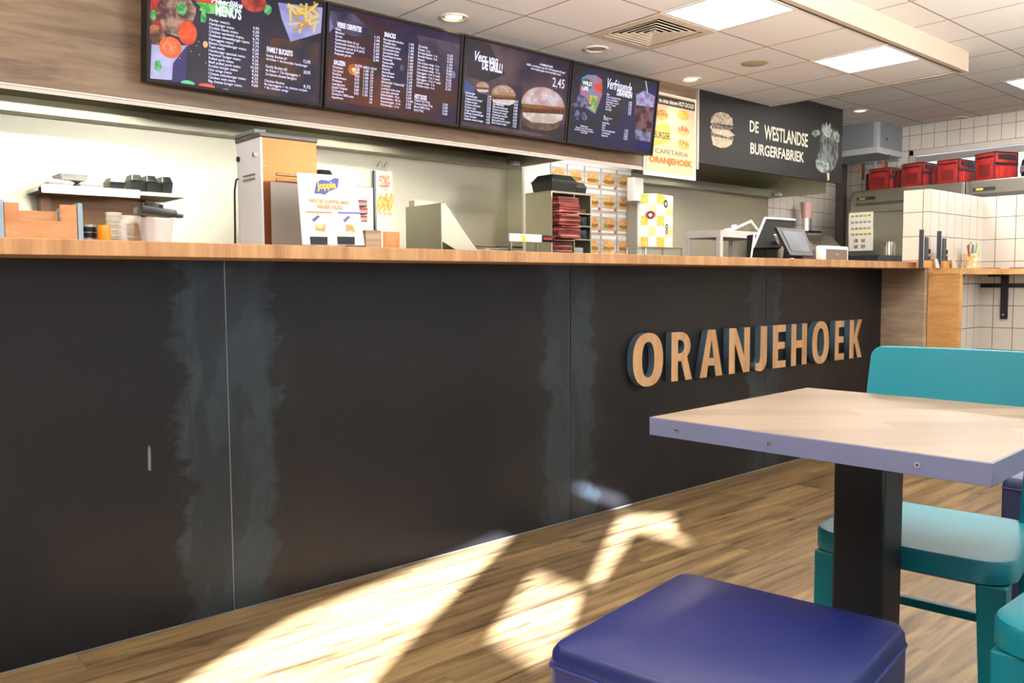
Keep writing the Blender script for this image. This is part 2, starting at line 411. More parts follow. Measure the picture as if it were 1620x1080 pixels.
def text(s, x0, z0, x1, z1, y, mat, name='lettering', parent=None, fat=0.0, ext=0.0, shear=0.0, align='LEFT', rot=None, keep=False, line=1.0):
    """lettering in the local xz plane, fitted to the box"""
    c = bpy.data.curves.new(name, 'FONT'); c.body = s; c.size = 1.0; c.offset = fat; c.extrude = 0.0; c.shear = shear; c.align_x = align; c.space_line = line
    c.resolution_u = 3
    t = bpy.data.objects.new('tmp', c); COL.objects.link(t)
    dg = bpy.context.evaluated_depsgraph_get(); me = bpy.data.meshes.new_from_object(t.evaluated_get(dg))
    bpy.data.objects.remove(t); bpy.data.curves.remove(c)
    xs = [v.co.x for v in me.vertices]; ys = [v.co.y for v in me.vertices]
    ax, bx, ay, by = min(xs), max(xs), min(ys), max(ys)
    sx = (x1 - x0) / (bx - ax); sz = (z1 - z0) / (by - ay)
    for v in me.vertices:
        v.co = ((v.co.x - ax) * sx + x0, y, (v.co.y - ay) * sz + z0)
    if ext:
        bm = bmesh.new(); bm.from_mesh(me)
        bmesh.ops.remove_doubles(bm, verts=bm.verts[:], dist=1e-5)
        r = bmesh.ops.extrude_face_region(bm, geom=bm.faces[:])
        bmesh.ops.translate(bm, vec=(0, ext, 0), verts=[g for g in r['geom'] if isinstance(g, bmesh.types.BMVert)])
        bmesh.ops.recalc_face_normals(bm, faces=bm.faces[:]); bm.to_mesh(me); bm.free()
    me.materials.clear()
    for m in (mat if isinstance(mat, (list, tuple)) else [mat]): me.materials.append(m)
    me.name = name
    o = bpy.data.objects.new(name, me); COL.objects.link(o)
    if parent is not None: o.parent = parent
    if rot is not None:
        o.matrix_local = rot
    return o
def area(name, loc, direction, sx, sy, power, color=(1, 1, 1)):
    l = bpy.data.lights.new(name, 'AREA'); l.shape = 'RECTANGLE'; l.size = sx; l.size_y = sy; l.energy = power; l.color = color
    o = bpy.data.objects.new(name, l); COL.objects.link(o); o.location = loc
    o.rotation_euler = Vector(direction).to_track_quat('-Z', 'Y').to_euler(); return o

# ================================================================== THE SETTING
YB, XF, ZL, ZH = 2.163, 8.97, 2.50, 2.63
XEND = 5.474; ZT, ZU, YO = 1.1507, 1.1113, -0.276
YFA = 1.43; ZFA = 1.863
WY = -4.0                                         # street-side wall behind the camera
b = MB(M_FLOOR); b.box(-7.5, 9.1, WY - 0.1, 2.3, -0.1, 0.0); struct(b.build('floor'), 'brown oak plank floor with knots')
# suspended ceilings
b = MB(M_CEIL); VX0, VX1, VY0, VY1 = 3.733, 4.231, 0.455, 0.953
b.box(-7.5, VX0, -0.10, 1.445, ZL, ZL + 0.02); b.box(VX1, 6.36, -0.10, 1.445, ZL, ZL + 0.02); b.box(VX0, VX1, -0.10, VY0, ZL, ZL + 0.02); b.box(VX0, VX1, VY1, 1.445, ZL, ZL + 0.02); o = struct(b.build('ceiling'), 'lower tiled ceiling over the counter')
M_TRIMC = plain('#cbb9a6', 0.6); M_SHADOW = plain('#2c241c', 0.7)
b = MB(M_TRIMC, M_SHADOW)
b.box(-7.5, 6.40, -0.135, -0.10, ZL - 0.006, ZH); b.box(6.36, 6.40, -0.10, 1.445, ZL - 0.004, ZH)
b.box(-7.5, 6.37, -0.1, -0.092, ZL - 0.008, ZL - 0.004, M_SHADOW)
struct(b.build('trim_1'), 'beige upstand where the ceiling steps up')
b = MB(M_CEILH); b.box(-7.5, 9.1, WY - 0.1, 2.3, ZH, ZH + 0.05); struct(b.build('ceiling'), 'upper tiled ceiling of the dining side')
# back wall: splashback steel in two bays, plain wall between, tiles to the corner
X1, X2 = 4.09, 5.46
XT = onx(1213, 350, 0).x if False else 7.548
M_PLAST = plain('#e6e3da', 0.6)
b = MB(M_PLAST); b.box(-7.5, XF + 0.13, YB, YB + 0.12, 0, ZH); struct(b.build('wall_back'), 'pale wall behind the kitchen')
b = MB(M_TILEY); b.box(XT, XF, YB - 0.012, YB, 0, ZH); struct(b.build('wall_back'), 'white tiled end of the back wall')
# far wall with its high window
WZ0, WZ1, WYA, WYB = 1.70, 2.375, 1.38, -1.6
b = MB(M_TILEX)
b.box(XF, XF + 0.12, WYA, YB, 0, ZH); b.box(XF, XF + 0.12, WY, WYB, 0, ZH); b.box(XF, XF + 0.12, WYB, WYA, WZ1, ZH); b.box(XF, XF + 0.12, WYB, WYA, 0, WZ0)
struct(b.build('wall_right'), 'white tiled wall with a high window')
fw = plain('#c9c2ba', 0.5); fw2 = plain('#8f8a88', 0.6)
b = MB(fw); t = 0.055
b.box(XF - 0.02, XF + 0.06, WYA - 0.04, WYA, WZ0, WZ1); b.box(XF - 0.02, XF + 0.06, WYB, WYA, WZ1 - t, WZ1)
b.box(XF - 0.02, XF + 0.06, WYB, WYB + 0.04, WZ0, WZ1); b.box(XF - 0.02, XF + 0.06, WYB, WYA, WZ0, WZ0 + t)
b.box(XF - 0.02, XF + 0.06, -0.3, -0.25, WZ0, WZ1)
win = struct(b.build('window_1'), 'high window above the refrigerators')
b = MB(glass()); b.box(XF + 0.03, XF + 0.034, WYB + 0.04, WYA - 0.04, WZ0 + t, WZ1 - t); b.build('pane', win)
b = MB(fw2); b.box(XF - 0.015, XF + 0.02, WYB + 0.05, WYA - 0.06, WZ1 - t - 0.075, WZ1 - t - 0.012); b.build('blind_cassette', win)
# left wall, and the street wall with unseen holes shaped to cast the sun patches
b = MB(M_WHITEP); b.box(-7.6, -7.5, WY, YB + 0.12, 0, ZH); struct(b.build('wall_left'), 'plain left wall')

def w_of(x, y, z=0.0):
    k = (y - WY) / 0.545
    return (x - k * 0.84, z + k * SUN_T)
holes = [
    [w_of(0.30, -0.62), w_of(0.76, -0.37), w_of(1.13, -0.18), w_of(1.44, -0.10), w_of(1.68, -0.05), w_of(1.98, 0.0, 0.0), w_of(2.17, 0.0, 0.03), w_of(2.20, -0.03), w_of(1.67, -0.36), w_of(1.14, -0.70), w_of(0.65, -1.03), w_of(-0.1, -0.88)],
    [w_of(1.56, -0.67), w_of(2.01, -0.36), w_of(2.01, -0.62), w_of(1.78, -0.80), w_of(1.54, -0.93)],
    [w_of(2.16, -0.52), w_of(2.10, -0.62), w_of(2.70, -0.27), w_of(2.71, -0.58), w_of(2.79, -0.39), w_of(3.00, -0.22), w_of(2.79, -0.06), w_of(2.86, 0, 0.0), w_of(2.60, 0, 0.14), w_of(2.585, 0, 0.175), w_of(2.78, 0, 0.1), w_of(2.66, -0.10)],
]
holes[2] = [w_of(2.11, -0.55), w_of(2.10, -0.62), w_of(2.69, -0.28), w_of(2.71, -0.56), w_of(2.77, -0.42), w_of(2.99, -0.24), w_of(2.82, -0.08), w_of(2.68, -0.16)]
holes.append([w_of(-2.2, -1.35), w_of(-0.5, -1.15), w_of(0.55, -1.3), w_of(0.75, -1.9), w_of(0.3, -2.6), w_of(-2.2, -2.6)])  # unseen hole added so sunlit floor bounces light to the ceiling
holes.append([w_of(2.93, 0, 0.0), w_of(2.60, 0, 0.14), w_of(2.59, 0, 0.17), w_of(2.94, 0, 0.035)])
cu = bpy.data.curves.new('street_wall', 'CURVE'); cu.dimensions = '2D'; cu.fill_mode = 'BOTH'; cu.extrude = 0.01
# daylight windows of the street wall, unseen; panes below glow in place of the sky
DW = [(-0.55, 1.35, 0.85, 2.3), (1.75, 3.6, 0.85, 2.3), (4.0, 5.9, 0.85, 2.3)]
outer = [(-7.5, 0.0), (9.0, 0.0), (9.0, ZH), (-7.5, ZH)]
for pl in [outer] + holes + [[(a, c), (a2, c), (a2, d), (a, d)] for a, a2, c, d in DW]:
    sp = cu.splines.new('POLY'); sp.points.add(len(pl) - 1); sp.use_cyclic_u = True
    for q, (u, v) in zip(sp.points, pl): q.co = (u, v, 0, 1)
tmp = bpy.data.objects.new('tmp', cu); COL.objects.link(tmp)
me = bpy.data.meshes.new_from_object(tmp.evaluated_get(bpy.context.evaluated_depsgraph_get()))
bpy.data.objects.remove(tmp)
me.materials.clear(); me.materials.append(plain('#cfc6ba', 0.7))
o = bpy.data.objects.new('wall_front', me); COL.objects.link(o); o.rotation_euler = (PI / 2, 0, 0); o.location = (0, WY, 0)
struct(o, 'street wall with windows and unseen holes shaping the sun patches')
mw, nt, pb = newmat('daylight_glow_pane'); pb.inputs['Emission Color'].default_value = (0.62, 0.76, 1.0, 1); pb.inputs['Emission Strength'].default_value = 1.5; pb.inputs['Base Color'].default_value = (0.7, 0.75, 0.8, 1)  # emission stands in for sky light through the glass
for n, (a, a2, c, d) in enumerate(DW):
    b = MB(plain('#3a3a3e', 0.4)); t = 0.04
    b.box(a, a2, WY - 0.02, WY + 0.05, c, c + t); b.box(a, a2, WY - 0.02, WY + 0.05, d - t, d); b.box(a, a + t, WY - 0.02, WY + 0.05, c, d); b.box(a2 - t, a2, WY - 0.02, WY + 0.05, c, d)
    w = struct(b.build('window_%d' % (n + 2)), 'street window with a pane made to glow as daylight')
    b = MB(mw); b.box(a + t, a2 - t, WY, WY + 0.01, c + t, d - t); b.build('pane', w)

# low tiled partition at the end of the counter and the side wall running towards us
PX = 5.50
b = MB(M_TILEX, M_TILEY)
b.box(PX, 6.40, -0.27, -0.105, 0, 1.61); b.box(6.37, 6.52, WY, -0.10, 0, 1.61)
o = b.build('wall_right')
for p in o.data.polygons:
    n = p.normal; p.material_index = 1 if abs(n.y) > 0.5 else 0
    if abs(n.z) > 0.5: p.material_index = 0
struct(o, 'low white tiled partition beside the counter')

# ================================================================== COUNTER
counter = thing('serving_counter', 'long bar counter clad in dark raw steel sheets with a pale oak end panel', 'counter', (0, 0, 0))
edges = [-2.0, SEAM0 - SEAMW, SEAM0, SEAM0 + SEAMW, SEAM0 + 2 * SEAMW, XEND - 0.02]
for a, c in zip(edges, edges[1:]):
    b = MB(M_STEELFRONT); b.box(a + 0.0022, c - 0.0022, 0.0, 0.004, 0.006, ZU); b.build('steel_panel', counter)
b = MB(plain('#a9adb0', 0.35, 0.6)); b.box(-2.0, XEND - 0.02, 0.004, 0.02, 0.0, ZU); b.build('backing_board', counter)
b = MB(M_OAKGREY); b.box(XEND - 0.02, XEND + 0.02, YO + 0.004, 0.42, 0.0, ZU); b.build('end_panel', counter, bevel=0.001)
b = MB(plain('#3c3f42', 0.6)); b.box(-2.0, XEND - 0.02, 0.02, 0.42, 0.0, ZU - 0.002); b.build('carcass', counter)
b = MB(plain('#5b6068', 0.5)); p = ony(236, 725, 0); b.prism([(p.x - 0.004, p.z - 0.035), (p.x + 0.004, p.z - 0.037), (p.x + 0.005, p.z + 0.03), (p.x + 0.001, p.z + 0.04), (p.x - 0.003, p.z + 0.03)], -0.0005, 0.0, 'xz'); b.build('scratch_mark', counter)
wt = MB(M_TOP); wt.box(-2.0, XEND + 0.02, YO, 0.45, ZU, ZT)
tag(wt.build('worktop', bevel=0.0015), 'long oak bar top overhanging the dark steel counter front', 'worktop')

# wooden letters on the counter front
LET = [('O', 997, 1049), ('R', 1058, 1095), ('A', 1103, 1143), ('N', 1149, 1186), ('J', 1190, 1213), ('E', 1218, 1243), ('H', 1247, 1276), ('O', 1280, 1311), ('E', 1316, 1335), ('K', 1339, 1363)]
LD = {0: 'large wooden letter O beginning the name on the steel front', 1: 'wooden letter R with pale oak face, between O and A', 2: 'wooden letter A, the only A on the counter front',
      3: 'wooden letter N with pale oak face, between A and J', 4: 'narrow hooked wooden letter J on the steel counter front', 5: 'wooden letter E standing between the J and the H', 6: 'wooden letter H in the middle right of the name',
      7: 'smaller looking wooden letter O between H and E', 8: 'wooden letter E standing just before the final K', 9: 'wooden letter K ending the name on the counter front'}
def arc(cx, cy, rx, ry, a0, a1, n=8): return [(cx + rx * math.cos(math.radians(a0 + (a1 - a0) * k / n)), cy + ry * math.sin(math.radians(a0 + (a1 - a0) * k / n))) for k in range(n + 1)]
def sup(rx, ry, n=40, e=.86): return [(.5 + rx * math.copysign(abs(math.cos(2 * PI * k / n)) ** e, math.cos(2 * PI * k / n)), .5 + ry * math.copysign(abs(math.sin(2 * PI * k / n)) ** e, math.sin(2 * PI * k / n))) for k in range(n)]
GLY = {'O': [sup(.5, .5), sup(.205, .335)],
 'R': [[(0, 0), (0, 1), (.42, 1)] + arc(.42, .71, .50, .29, 90, -50, 12) + [(1, 0), (.68, 0), (.46, .40), (.31, .40), (.31, 0)], [(.31, .84), (.40, .84)] + arc(.40, .70, .21, .14, 90, -90, 8) + [(.31, .56)]],
 'A': [[(0, 0), (.34, 1), (.67, 1), (1, 0), (.70, 0), (.635, .235), (.36, .235), (.295, 0)], [(.40, .40), (.60, .40), (.505, .80)]],
 'N': [[(0, 0), (0, 1), (.33, 1), (.73, .36), (.72, 1), (1, 1), (1, 0), (.68, 0), (.27, .66), (.28, 0)]],
 'J': [[(.45, 1), (1, 1), (1, .30)] + arc(.55, .26, .45, .28, 0, -90, 8) + [(.3, -.02), (0, .02), (.06, .18), (.25, .155), (.38, .19), (.45, .30)]],
 'E': [[(0, 0), (0, 1), (.98, 1), (.98, .84), (.40, .84), (.40, .60), (.92, .60), (.92, .44), (.40, .44), (.40, .16), (1, .16), (1, 0)]],
 'H': [[(0, 0), (0, 1), (.31, 1), (.31, .60), (.69, .60), (.69, 1), (1, 1), (1, 0), (.69, 0), (.69, .42), (.31, .42), (.31, 0)]],
 'K': [[(0, 0), (0, 1), (.34, 1), (.34, .58), (.64, 1), (.98, 1), (.60, .54), (1, 0), (.64, 0), (.40, .41), (.34, .34), (.34, 0)]]}
for i, (ch, u0, u1) in enumerate(LET):
    x0 = ony(u0 + 4, 580, -0.04).x; x1 = ony(u1, 560, -0.04).x
    zt = 0.797; zb = 0.562
    if ch == 'O': zt += 0.006; zb -= 0.008
    cu = bpy.data.curves.new('letter', 'CURVE'); cu.dimensions = '2D'; cu.fill_mode = 'BOTH'; cu.extrude = 0.018
    for pl in GLY[ch]:
        sp_ = cu.splines.new('POLY'); sp_.points.add(len(pl) - 1); sp_.use_cyclic_u = True
        for q, (u, v) in zip(sp_.points, pl): q.co = (u * (x1 - x0), v * (zt - zb), 0, 1)
    tmp = bpy.data.objects.new('tmp', cu); COL.objects.link(tmp)
    me = bpy.data.meshes.new_from_object(tmp.evaluated_get(bpy.context.evaluated_depsgraph_get())); bpy.data.objects.remove(tmp)
    me.materials.clear(); me.materials.append(M_LETTER); me.materials.append(M_LETTERSIDE)
    for p in me.polygons: p.material_index = 0 if abs(p.normal.z) > 0.9 else 1
    me.transform(Matrix(((1, 0, 0, x0), (0, 0, -1, -0.0225), (0, 1, 0, zb), (0, 0, 0, 1))))
    o = bpy.data.objects.new('wooden_letter', me); COL.objects.link(o)
    tag(o, LD[i], 'letter', 'wooden letters on the counter front')

# ledge at the side: oak end panel and top, brackets
ld = thing('wall_ledge', 'oak bar ledge with orange oak side panel beside the tiled partition', 'ledge', (0, 0, 0))
LX0 = 5.496; LY = -0.465; LZ = 1.112
b = MB(M_OAK); b.box(LX0, LX0 + 0.045, LY, -0.275, 0, LZ - 0.038); b.build('side_panel', ld, bevel=0.001)
b = MB(M_OAKTOP); b.prism([(LX0 - 0.005, -0.273), (LX0 - 0.005, LY), (6.17, LY), (6.17, -3.2), (6.366, -3.2), (6.366, -0.273)], LZ - 0.038, LZ, 'xy'); b.build('ledge_top', ld, bevel=0.001)
b = MB(M_BLACKM); b.box(5.62, 6.0, -0.30, -0.275, LZ - 0.055, LZ - 0.039); b.build('bracket', ld)
q = onx(1590, 440, 6.36)
b = MB(M_BLACKM); b.box(6.352, 6.366, q.y - 0.022, q.y + 0.022, 0.77, LZ - 0.039); b.box(6.19, 6.366, q.y - 0.022, q.y + 0.05, LZ - 0.052, LZ - 0.039)
b.cyl((6.346, q.y, 0.8), 0.006, 0.008, M_CHROME, axis='x', seg=8); b.build('bracket', ld)
b = MB(M_BLACKM); b.box(6.356, 6.366, -2.5, -0.275, 0.985, 1.012); b.build('wall_rail', ld)

# ================================================================== FASCIA, SCREENS, SIGNS
M_LIP = plain('#efe6dc', 0.45)
b = MB(M_FASCIA, M_LIP)
b.box(-7.5, 5.375, YFA, YFA + 0.02, ZFA, ZL + 0.1); fas = b.build('bulkhead')
tag(fas, 'brown wood panelled bulkhead running above the kitchen opening', 'bulkhead')
b = MB(M_LIP); b.box(-7.5, 5.375, YFA + 0.001, YFA + 0.095, ZFA - 0.006, ZFA + 0.001); b.build('lower_trim', fas)
b = MB(emit('#ffe6d2', 1.0)); b.box(-7.5, 5.36, YFA + 0.012, YFA + 0.08, ZFA - 0.009, ZFA - 0.006); b.build('light_strip', fas)
b = MB(M_SS); b.box(-7.5, 5.375, YFA + 0.085, YFA + 0.095, ZFA, ZL + 0.1); b.build('hood_lining', fas)

# ---- screens
TH = math.radians(6.8)
SC_Y, SC_Z, SC_W, SC_H = 1.33, 1.925, 0.852, 0.508
SX = [1.281 + 0.861 * k for k in range(4)]
RT = Matrix.Rotation(-TH, 3, 'X')
def scr(k, u, v, dy=-0.022):
    d = _ray(u, v); o = Vector((SX[k], SC_Y, SC_Z))
    c = RT @ (CAM - o); dd = RT @ d
    t = (dy - c.y) / dd.y; p = c + dd * t
    return p.x, p.z
def sbox(k, u0, u1, vt, vb):
    vm = (vt + vb) / 2
    return scr(k, u0, vm)[0], scr(k, u0, vb)[1], scr(k, u1, vm + (u1 - u0) * 0.13)[0], scr(k, u0, vt)[1]
def sp(k, pts): return [scr(k, u, v) for u, v in pts]
M_BEZ = plain('#1c1815', 0.55, spec=0.2); W1 = emit('#e4e2ff', 1.45); W2 = emit('#d5d2ff', 0.95)
def display(k, label, bg):
    t = thing('menu_screen', label, 'screen', (SX[k], SC_Y, SC_Z), 0, 'menu screens on the bulkhead', rx=TH)
    b = MB(M_BEZ); bz = 0.014
    b.box(0, SC_W, -0.026, 0.05, 0, bz); b.box(0, SC_W, -0.026, 0.05, SC_H - bz, SC_H); b.box(0, bz, -0.026, 0.05, bz, SC_H - bz); b.box(SC_W - bz, SC_W, -0.026, 0.05, bz, SC_H - bz)
    b.build('frame', t, bevel=0.002)
    b = MB(bg); b.box(bz, SC_W - bz, -0.019, 0.04, bz, SC_H - bz); b.build('display_panel', t)
    b = MB(M_BLACKM); b.box(0.25, 0.6, 0.04, 0.085, 0.12, 0.36); b.build('wall_mount', t)
    return t
YS = [-0.0195 - 0.0004 * i for i in range(12)]
def inb(p): return (min(max(p[0], 0.015), SC_W - 0.015), min(max(p[1], 0.015), SC_H - 0.015))
class Art:
    def __init__(s, k): s.k = k; s.b = MB(); s.y = -0.0195
    def px(s, pts, m): s.y -= 0.00003; s.b.flat([inb(q) for q in sp(s.k, pts)], s.y, m); return s
    def el(s, u, v, ru, rv, m, j=0.0, n=20, rot=0.13):
        P = blob(0, 0, ru, rv, n, j) if j else ell(0, 0, ru, rv, n)
        return s.px([(u + a, v - c + a * rot) for a, c in P], m)
    def done(s, name, t): return s.b.build(name, t, fixn=False)
def burger(a, u, v, r, m_bun, m_in, bot=True):
    """a burger photograph: heel, fillings, seeded crown; (u, v) its middle, r its half width"""
    T = emit('#e6dcdc', 1.0, '#cdb4a8', 14)
    g = emit('#6d8a3a', 0.8, '#c2452c', 60); d = emit('#4a2a1c', 0.8, '#8a4a2a', 60)
    a.px([(u - r * .95, v + r * .35), (u + r * .95, v + r * .35 + .13 * r), (u + r * .9, v + r * .75), (u + r * .5, v + r * .93), (u - r * .5, v + r * .86), (u - r * .9, v + r * .62)], T)
    a.px([(u - r, v + r * .1), (u + r, v + r * .25), (u + r, v + r * .5), (u - r, v + r * .4)], d)
    a.px([(u - r * 1.02, v - .02 * r), (u + r, v + .12 * r), (u + r * .95, v + r * .28), (u + r * .3, v + r * .22), (u - r * .2, v + r * .25), (u - r * .9, v + r * .15)], g)
    P = ell(0, 0, r, r * .85, 18, 0, PI)
    a.px([(u + p, v - q + .1 * p + .08 * r) for p, q in P], m_bun)
    if r > 12:
        for _ in range(int(r * 1.6)):
            t = random.uniform(0.3, PI - 0.3); q = random.uniform(0.35, 0.9)
            a.el(u + r * q * math.cos(t), v - r * .8 * q * math.sin(t), .7, .45, emit('#fff3e0', 1.1), n=6)

# screen 1
s1 = display(0, 'leftmost menu screen, with meat and tomatoes picture and family buckets list', emit('#140c2c', 0.9, '#33203a', 3.5))
a = Art(0)
a.px([(430, 60), (505, 66), (500, 158), (400, 146), (402, 120)], emit('#241a38', 0.8, '#6a3a1a', 7))
a.px([(240, 70), (296, 72), (290, 128), (238, 127)], emit('#b8b2e8', 0.95, '#d8d4ff', 10))
a.px([(274, 100), (296, 72), (294, 130), (272, 130)], emit('#3a2a7a', 0.8))
a.el(252, 18, 14, 40, emit('#d42a1e', 1.0, '#7a1a12', 20), 0.1)
a.el(280, 20, 30, 36, emit('#5a2a24', 0.9, '#d0a08a', 26), 0.12)
a.el(246, 52, 16, 12, emit('#c9774a', 1.0, '#5a2a1c', 30), 0.1)
a.px([(240, 60), (262, 62), (262, 72), (240, 70)], emit('#6a3a12', 0.9))
a.el(297, 52, 15, 19, emit('#ff5a28', 1.05, '#d63a12', 20)); a.el(270, 75, 18, 17, emit('#ff6a30', 1.05)); a.el(269, 75, 12, 11, emit('#ff9a68', 1.0, '#ff6a38', 60))
for u, v, ru, rv in ((288, 14, 8, 10), (322, 27, 5, 9), (243, 24, 5, 8), (250, 104, 6, 9), (424, 15, 6, 8), (357, 142, 5, 2)): a.el(u, v, ru, rv, emit('#1f9a44', 1.0, '#7ad68a', 60), 0.12)
a.el(345, 12, 30, 13, emit('#3fae3a', 1.0, '#8fe07a', 40), 0.3, 26)
a.el(402, 4, 20, 15, emit('#8a1a12', 1.0, '#d6503a', 26)); a.el(326, 1, 20, 4, emit('#e2482c', 1.0))
a.px([(440, 4), (511, 12), (508, 52), (460, 66), (446, 30)], emit('#9a97d8', 0.95, '#b8b4ee', 10))
for _ in range(34):
    u, v, t = random.uniform(458, 500), random.uniform(12, 44), random.uniform(0, PI); L = random.uniform(7, 13)
    du, dv = L * math.cos(t), L * math.sin(t) * 0.9
    a.px([(u - du, v - dv), (u - du + 3.4 * math.sin(t), v - dv - 3.4 * math.cos(t)), (u + du + 3.4 * math.sin(t), v + dv - 3.4 * math.cos(t)), (u + du, v + dv)], emit('#f2d27a', 1.0) if random.random() < .6 else emit('#c99a48', 1.0))
for _ in range(26): a.el(random.uniform(240, 390), random.uniform(55, 105), .9, .9, emit('#ffb050', 1.2), n=8)
a.el(325, 70, 4, 5, emit('#ffb878', 1.2)); a.el(297, 132, 11, 5, emit('#7adfae', 1.0)); a.el(327, 136, 13, 4, emit('#ff6a4a', 1.0))
a.done('food_picture', s1)
L1 = ["Kinder menu's", "Hamburger menu", "Double classic menu", "Chicken sandwich menu", "Dubbele cheeseburger menu", "Kipnuggets menu", "Bacon-cheeseburger menu", "Tasti menu", "Hamburger speciaal menu", "Hummer burger menu", "Pulled pork menu", "Beef pulled pork menu", "Kroket burger menu", "Hot wings menu", "Cheese onionburger menu", "Chicken nest menu", "Big cheese burger menu"]
P1 = "4,95 6,50 7,50 6,75 7,50 7,75 8,25 7,50 8,75 9,25 9,50 10,50 8,75 9,00 9,25 8,75 9,00".split()
def T(k, s, u0, u1, vt, vb, t, m=None, name='menu_text', fat=0.012, shear=0.0, align='LEFT', line=1.0):
    x0, z0, x1, z1 = sbox(k, u0, u1, vt, vb)
    x0 = max(x0, 0.016); x1 = min(x1, SC_W - 0.016); z1 = min(z1, SC_H - 0.016); z0 = max(z0, 0.016)
    return text(s, x0, z0, x1, z1, -0.0225, m or W1, name, t, fat=fat, shear=shear, align=align, line=line)
T(0, '\n'.join(L1), 330, 394, 28, 131, s1); T(0, '\n'.join(P1), 397, 409, 41, 137, s1, align='RIGHT', name='price_column')
T(0, "Heerlijke", 334, 384, -6, 7, s1, shear=0.35, fat=0.03, name='screen_heading'); T(0, "MENU'S", 341, 382, 6, 24, s1, fat=0.04, name='screen_heading')
T(0, "FAMILY BUCKETS", 422, 463, 73, 82, s1, fat=0.04, name='screen_heading')
T(0, "Family Bucket #1\n4x frites + 4x broodjes hamburger", 421, 487, 85, 96, s1); T(0, "Family Bucket #2\n4x frites + 12x kipnuggets +\n2x bacon-cheese burgers", 420, 475, 102, 120, s1); T(0, "Chicken Bucket\n8x kipnuggets + 4x chicken stripes\n+ 8x chicken wings", 418, 486, 125, 141, s1)
for s, v in (('12,95', 94), ('20,95', 111), ('9,75', 134)): T(0, s, 480 if s != '9,75' else 480, 491, v, v + 6, s1, name='price_column')

# screen 2
s2 = display(1, 'second menu screen, all text lists of snacks and sauces on purple brown', emit('#1c0c40', 0.9, '#481410', 3.0))
a = Art(1)
a.px([(519, 16), (560, 22), (596, 55), (560, 58), (524, 44)], emit('#2a2044', 0.8, '#6a5a7a', 8)); a.px([(522, 24), (528, 44), (521, 52)], emit('#8a84c8', 0.9))
a.px([(660, 55), (728, 70), (724, 130), (690, 110), (664, 75)], emit('#2c1c3a', 0.8, '#584660', 8))
a.px([(516, 80), (600, 96), (640, 176), (513, 158)], emit('#3a160c', 0.8, '#7a3010', 5)); a.el(560, 110, 9, 9, emit('#c86a20', 0.9, '#ffb060', 20), n=14)
a.el(560, 110, 3, 3, emit('#ffd9a0', 1.2)); a.el(636, 107, 3, 5, emit('#5a5a80', 0.9)); a.el(718, 118, 3, 6, emit('#7a80b0', 0.9))
a.done('background_picture', s2)
def H(k, s, u0, u1, vt, vb, t): T(k, s, u0, u1, vt, vb, t, fat=0.045, name='screen_heading')
H(1, 'VERSE OERFRITES', 533, 572, 34, 43, s2); H(1, 'SAUZEN', 528, 546, 94, 102, s2); H(1, 'SNACKS', 608, 626, 50, 58, s2); H(1, 'HOT DOGS', 656, 675, 148, 156, s2)
T(1, "Klein\nMedium\nGroot\nGezinszak klein (2 p.)\nGezinszak medium (3-4 p.)\nGezinszak groot (5-6 pers)\nRaspatat medium\nRaspatat groot", 530, 577, 43, 87, s2)
T(1, "1,75\n1,90\n2,60\n3,50\n5,50\n7,50\n2,00\n2,90", 591, 600, 56, 97, s2, name='price_column')
T(1, "Fritessaus\nCurrysaus\nKetchup\nKnoflooksaus\nPindasaus\nLaamgienaus\nJoppie Original\nOorlogsaus\nZoetzure / BBQ-saus\nAppelmoes", 525, 560, 103, 156, s2)
T(1, "KLEIN\n0,50\n0,50\n0,50\n0,75\n0,75\n0,60\n0,80\n0,95", 561, 572, 101, 150, s2, name='price_column'); T(1, "MED\n1,00\n1,00\n1,00\n1,25\n1,25\n1,20\n1,25\n1,25", 574, 584, 104, 152, s2, name='price_column'); T(1, "GROOT\n2,50\n2,50\n2,50\n2,65\n2,75\n2,60\n2,50\n2,75\n3,00\n3,00\n4,00", 585, 595, 106, 164, s2, name='price_column')
T(1, "Bourgondie kroket\nVleeskroket\nKalfsvleeskroket\nGroentekroket\nGoulashkroket\nRundvlees kroket\nFrikandel\nKaassouffle\nMexicano\nPikanto\nBerenklauw\nSate kroket\nKipcorn\nBamischijf / Nasischijf\nLoempia\nLoempia met saus\nLoempia speciaal\nBitterballen - 8 st.\nBitterballen - 45 st.\nKaasstengels - 5 st.\nVlammetjes - 5 st.", 604, 640, 59, 168, s2)
T(1, "1,95\n1,60\n1,80\n1,90\n2,00\n1,80\n1,60\n1,80\n1,90\n2,00\n2,25\n2,10\n1,90\n2,20\n2,50\n3,00\n3,25\n3,00\n13,00\n3,50\n3,50", 644, 655, 67, 172, s2, name='price_column')
T(1, "Zij-eendes\nKipsate - 3 st.\nBroodje kipsate - 1 st.\nBroodje kipsate - 3 st.\nKipcorn\nHot chicken wings - 3 st.\nHot chicken wings - 6 st.\nHot chicken wings - 12 st.\nKipnuggets - 6 st. (+ saus)\nKipnuggets - 9 st. (+ saus)\nKipnuggets - 12 st. (+ saus)\nChicken strips - 3 st.\nChicken strips - 6 st.", 660, 698, 70, 138, s2)
T(1, "5,25\n5,50\n4,95\n1,90\n2,50\n5,00\n9,00\n2,75\n4,25\n5,75\n2,75\n5,25", 706, 715, 85, 143, s2, name='price_column')
T(1, "Classic Hot Dog\nCheese Onion Dog\nBacon BBQ Dog\nSpicy Dog", 655, 684, 156, 176, s2); T(1, "3,25\n3,50\n3,50\n3,00", 700, 708, 163, 182, s2, name='price_column')

